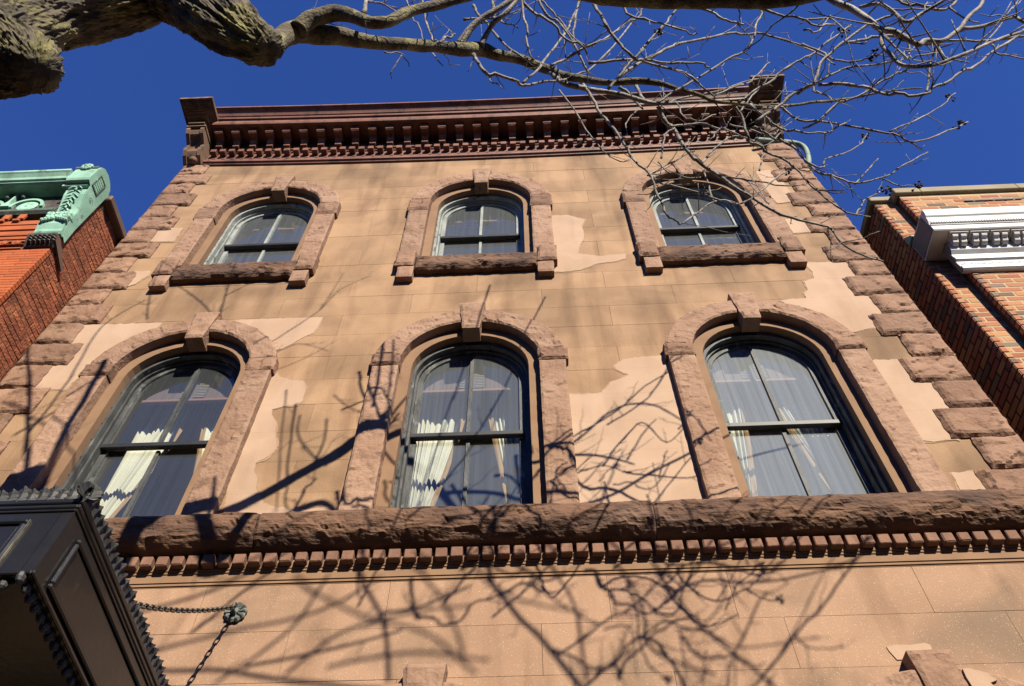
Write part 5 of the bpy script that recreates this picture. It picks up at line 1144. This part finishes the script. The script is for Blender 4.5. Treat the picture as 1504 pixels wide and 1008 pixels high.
# ------------------------------------------------------------------ street tree
tree = root('street_tree', (-2.25, -3.45, 0), 'bare street tree with a thick mossy trunk leaning in and tangled twigs overhead', 'tree')
def bark_tube(g, pts, sides, seed):
    """thick limb with flaky bark ridges running along it and a rounded end"""
    p = spline(pts, 40); q = [p[0]]; d = 0
    for a in p[1:]:
        if (Vector(a[:3])-Vector(q[-1][:3])).length > .018: q.append(a)
    e = Vector(q[-1][:3]); t = (e-Vector(q[-2][:3])).normalized(); r = q[-1][3]
    for k in range(1, 9): s = k/8; q.append((*(e+t*r*.8*math.sin(s*1.57)), max(.004, r*math.cos(s*1.5))))
    P = [Vector(a[:3]) for a in q]; n = len(P); v = []; L = 0
    a = (P[1]-P[0]).orthogonal().normalized()
    for i in range(n):
        t = (P[min(i+1, n-1)]-P[max(i-1, 0)]).normalized(); a = (a-t*a.dot(t)).normalized(); c = t.cross(a)
        if i: L += (P[i]-P[i-1]).length
        r = q[i][3]; amp = min(1., r/.12)
        for k in range(sides):
            an = 2*math.pi*k/sides; u = math.cos(an); w_ = math.sin(an); tw = L*.6
            rr = r/.25
            lump = .09*rn(u*1.6+seed, w_*1.6, L*2.4)+.05*rn(u*3+seed, w_*3, L*6)
            wv = rn(u*4*rr+seed, w_*4*rr, L*5)*.35
            rid = noise.ridged_multi_fractal(Vector((u*5.5*rr+wv+seed, w_*5.5*rr+wv, L*3.2)), .8, 2.3, 4, 1., 2.)-1.1
            fl = rn(u*22*rr, w_*22*rr, L*26+seed)
            R_ = r*(1+lump)+amp*(.021*rid+.007*fl)
            v.append(P[i]+(a*u+c*w_)*R_)
    f = [(i*sides+k, i*sides+(k+1) % sides, (i+1)*sides+(k+1) % sides, (i+1)*sides+k) for i in range(n-1) for k in range(sides)]
    f += [tuple(range(sides-1, -1, -1)), tuple((n-1)*sides+k for k in range(sides))]
    g.add(v, f)
for n, b in enumerate(LIMB):
    g = G(); bark_tube(g, b, 150 if n < 3 else 90, n*4.7+1); g.mk('trunk' if n == 0 else 'limb', 'bark', tree)
rnd = random.Random(5)
def twiglets(g, pts, n, lmin, lmax):
    for k in range(n):
        i = rnd.randrange(1, len(pts)-1); p = Vector(pts[i][:3]); r = pts[i][3]
        t = (Vector(pts[i+1][:3])-Vector(pts[i-1][:3])).normalized()
        d = (t*rnd.uniform(.2, .9)+Vector((rnd.uniform(-1, 1), rnd.uniform(-1, 1), rnd.uniform(-.6, 1)))*.8).normalized()
        L = rnd.uniform(lmin, lmax); r1 = min(r*.6, .0042); q = []
        up = Vector((0, 0, 1))
        for s in range(5):
            u = s/4; q.append((*(p+d*L*u+up*L*.25*u*u+Vector((rn(u*3, k, 1), rn(u*3, k, 2), rn(u*3, k, 3)))*L*.12*u), r1*(1-.55*u)))
        g.tube(q, 5)
        if rnd.random() < .35:
            b = q[3]; e = Vector(b[:3])+Vector((rnd.uniform(-1, 1), rnd.uniform(-1, 1), rnd.uniform(-.5, 1)))*L*.3
            g.tube([b, (*e, r1*.4)], 5)
def jitter(p, a, s):
    return [(x+a*rn(x*5, z*5, s), y+a*rn(y*5, x*5, s+4), z+a*rn(z*5, y*5, s+8), max(.0012, r)) for x, y, z, r in p]
def kink(p, s):
    q = random.Random(s); out = []
    dx = dy = dz = 0
    for i, (x, y, z, r) in enumerate(p):
        if i % 3 == 0: dx, dy, dz = (q.uniform(-.011, .011) for _ in range(3))
        out.append((x+dx, y+dy, z+dz, max(.0012, r*(1.25 if i % 6 == 0 else 1))))
    return out
for n, b in enumerate(BRANCH):
    g = G(); p = jitter(spline(b, 7), .012, n); big = b[0][3] > .03
    g.tube(p, 14 if big else 9, .12, n*7.)
    twiglets(g, p, 9, .10, .40)
    g.mk('branch', 'bark_branch' if n in (0, 1, 5) else 'bark_twig', tree, True)
for n, b in enumerate(TWIG):
    g = G(); p = kink([(x, y, z, r*.96) for x, y, z, r in spline(b, 5)], n); g.tube(p, 6, .10, n)
    if len(b) > 3: twiglets(g, p, int(len(b)*1.1), .05, .28)
    g.mk('twig', 'bark_twig', tree, True)
for n, b in enumerate(UPPER):
    g = G(); p = jitter(spline(b, 5), .010, 90+n); g.tube(p, 7, .10, n)
    if b[0][1] < -2.8: twiglets(g, p, 4, .06, .26)
    g.mk('branch', 'bark_twig', tree, True)
# dried seed clusters at twig ends
for b in (TWIG[31], TWIG[30], TWIG[12], TWIG[18], TWIG[36], TWIG[49], TWIG[23], TWIG[26], TWIG[34], TWIG[29], TWIG[21]):
    g = G(); e = Vector(b[-1][:3]).lerp(Vector(b[-2][:3]), .25)
    for k in range(9):
        c = e+Vector((rnd.uniform(-1, 1), rnd.uniform(-1, 1), rnd.uniform(-1.2, .6)))*.028
        g.lathe(c, [(.002, -.012), (.007, -.005), (.008, .003), (.003, .012)], 6, (rnd.uniform(-1, 1), rnd.uniform(-1, 1), 1))
        g.tube([(*e, .0015), (*c, .0012)], 4)
    g.mk('seed_cluster', 'seed', tree)
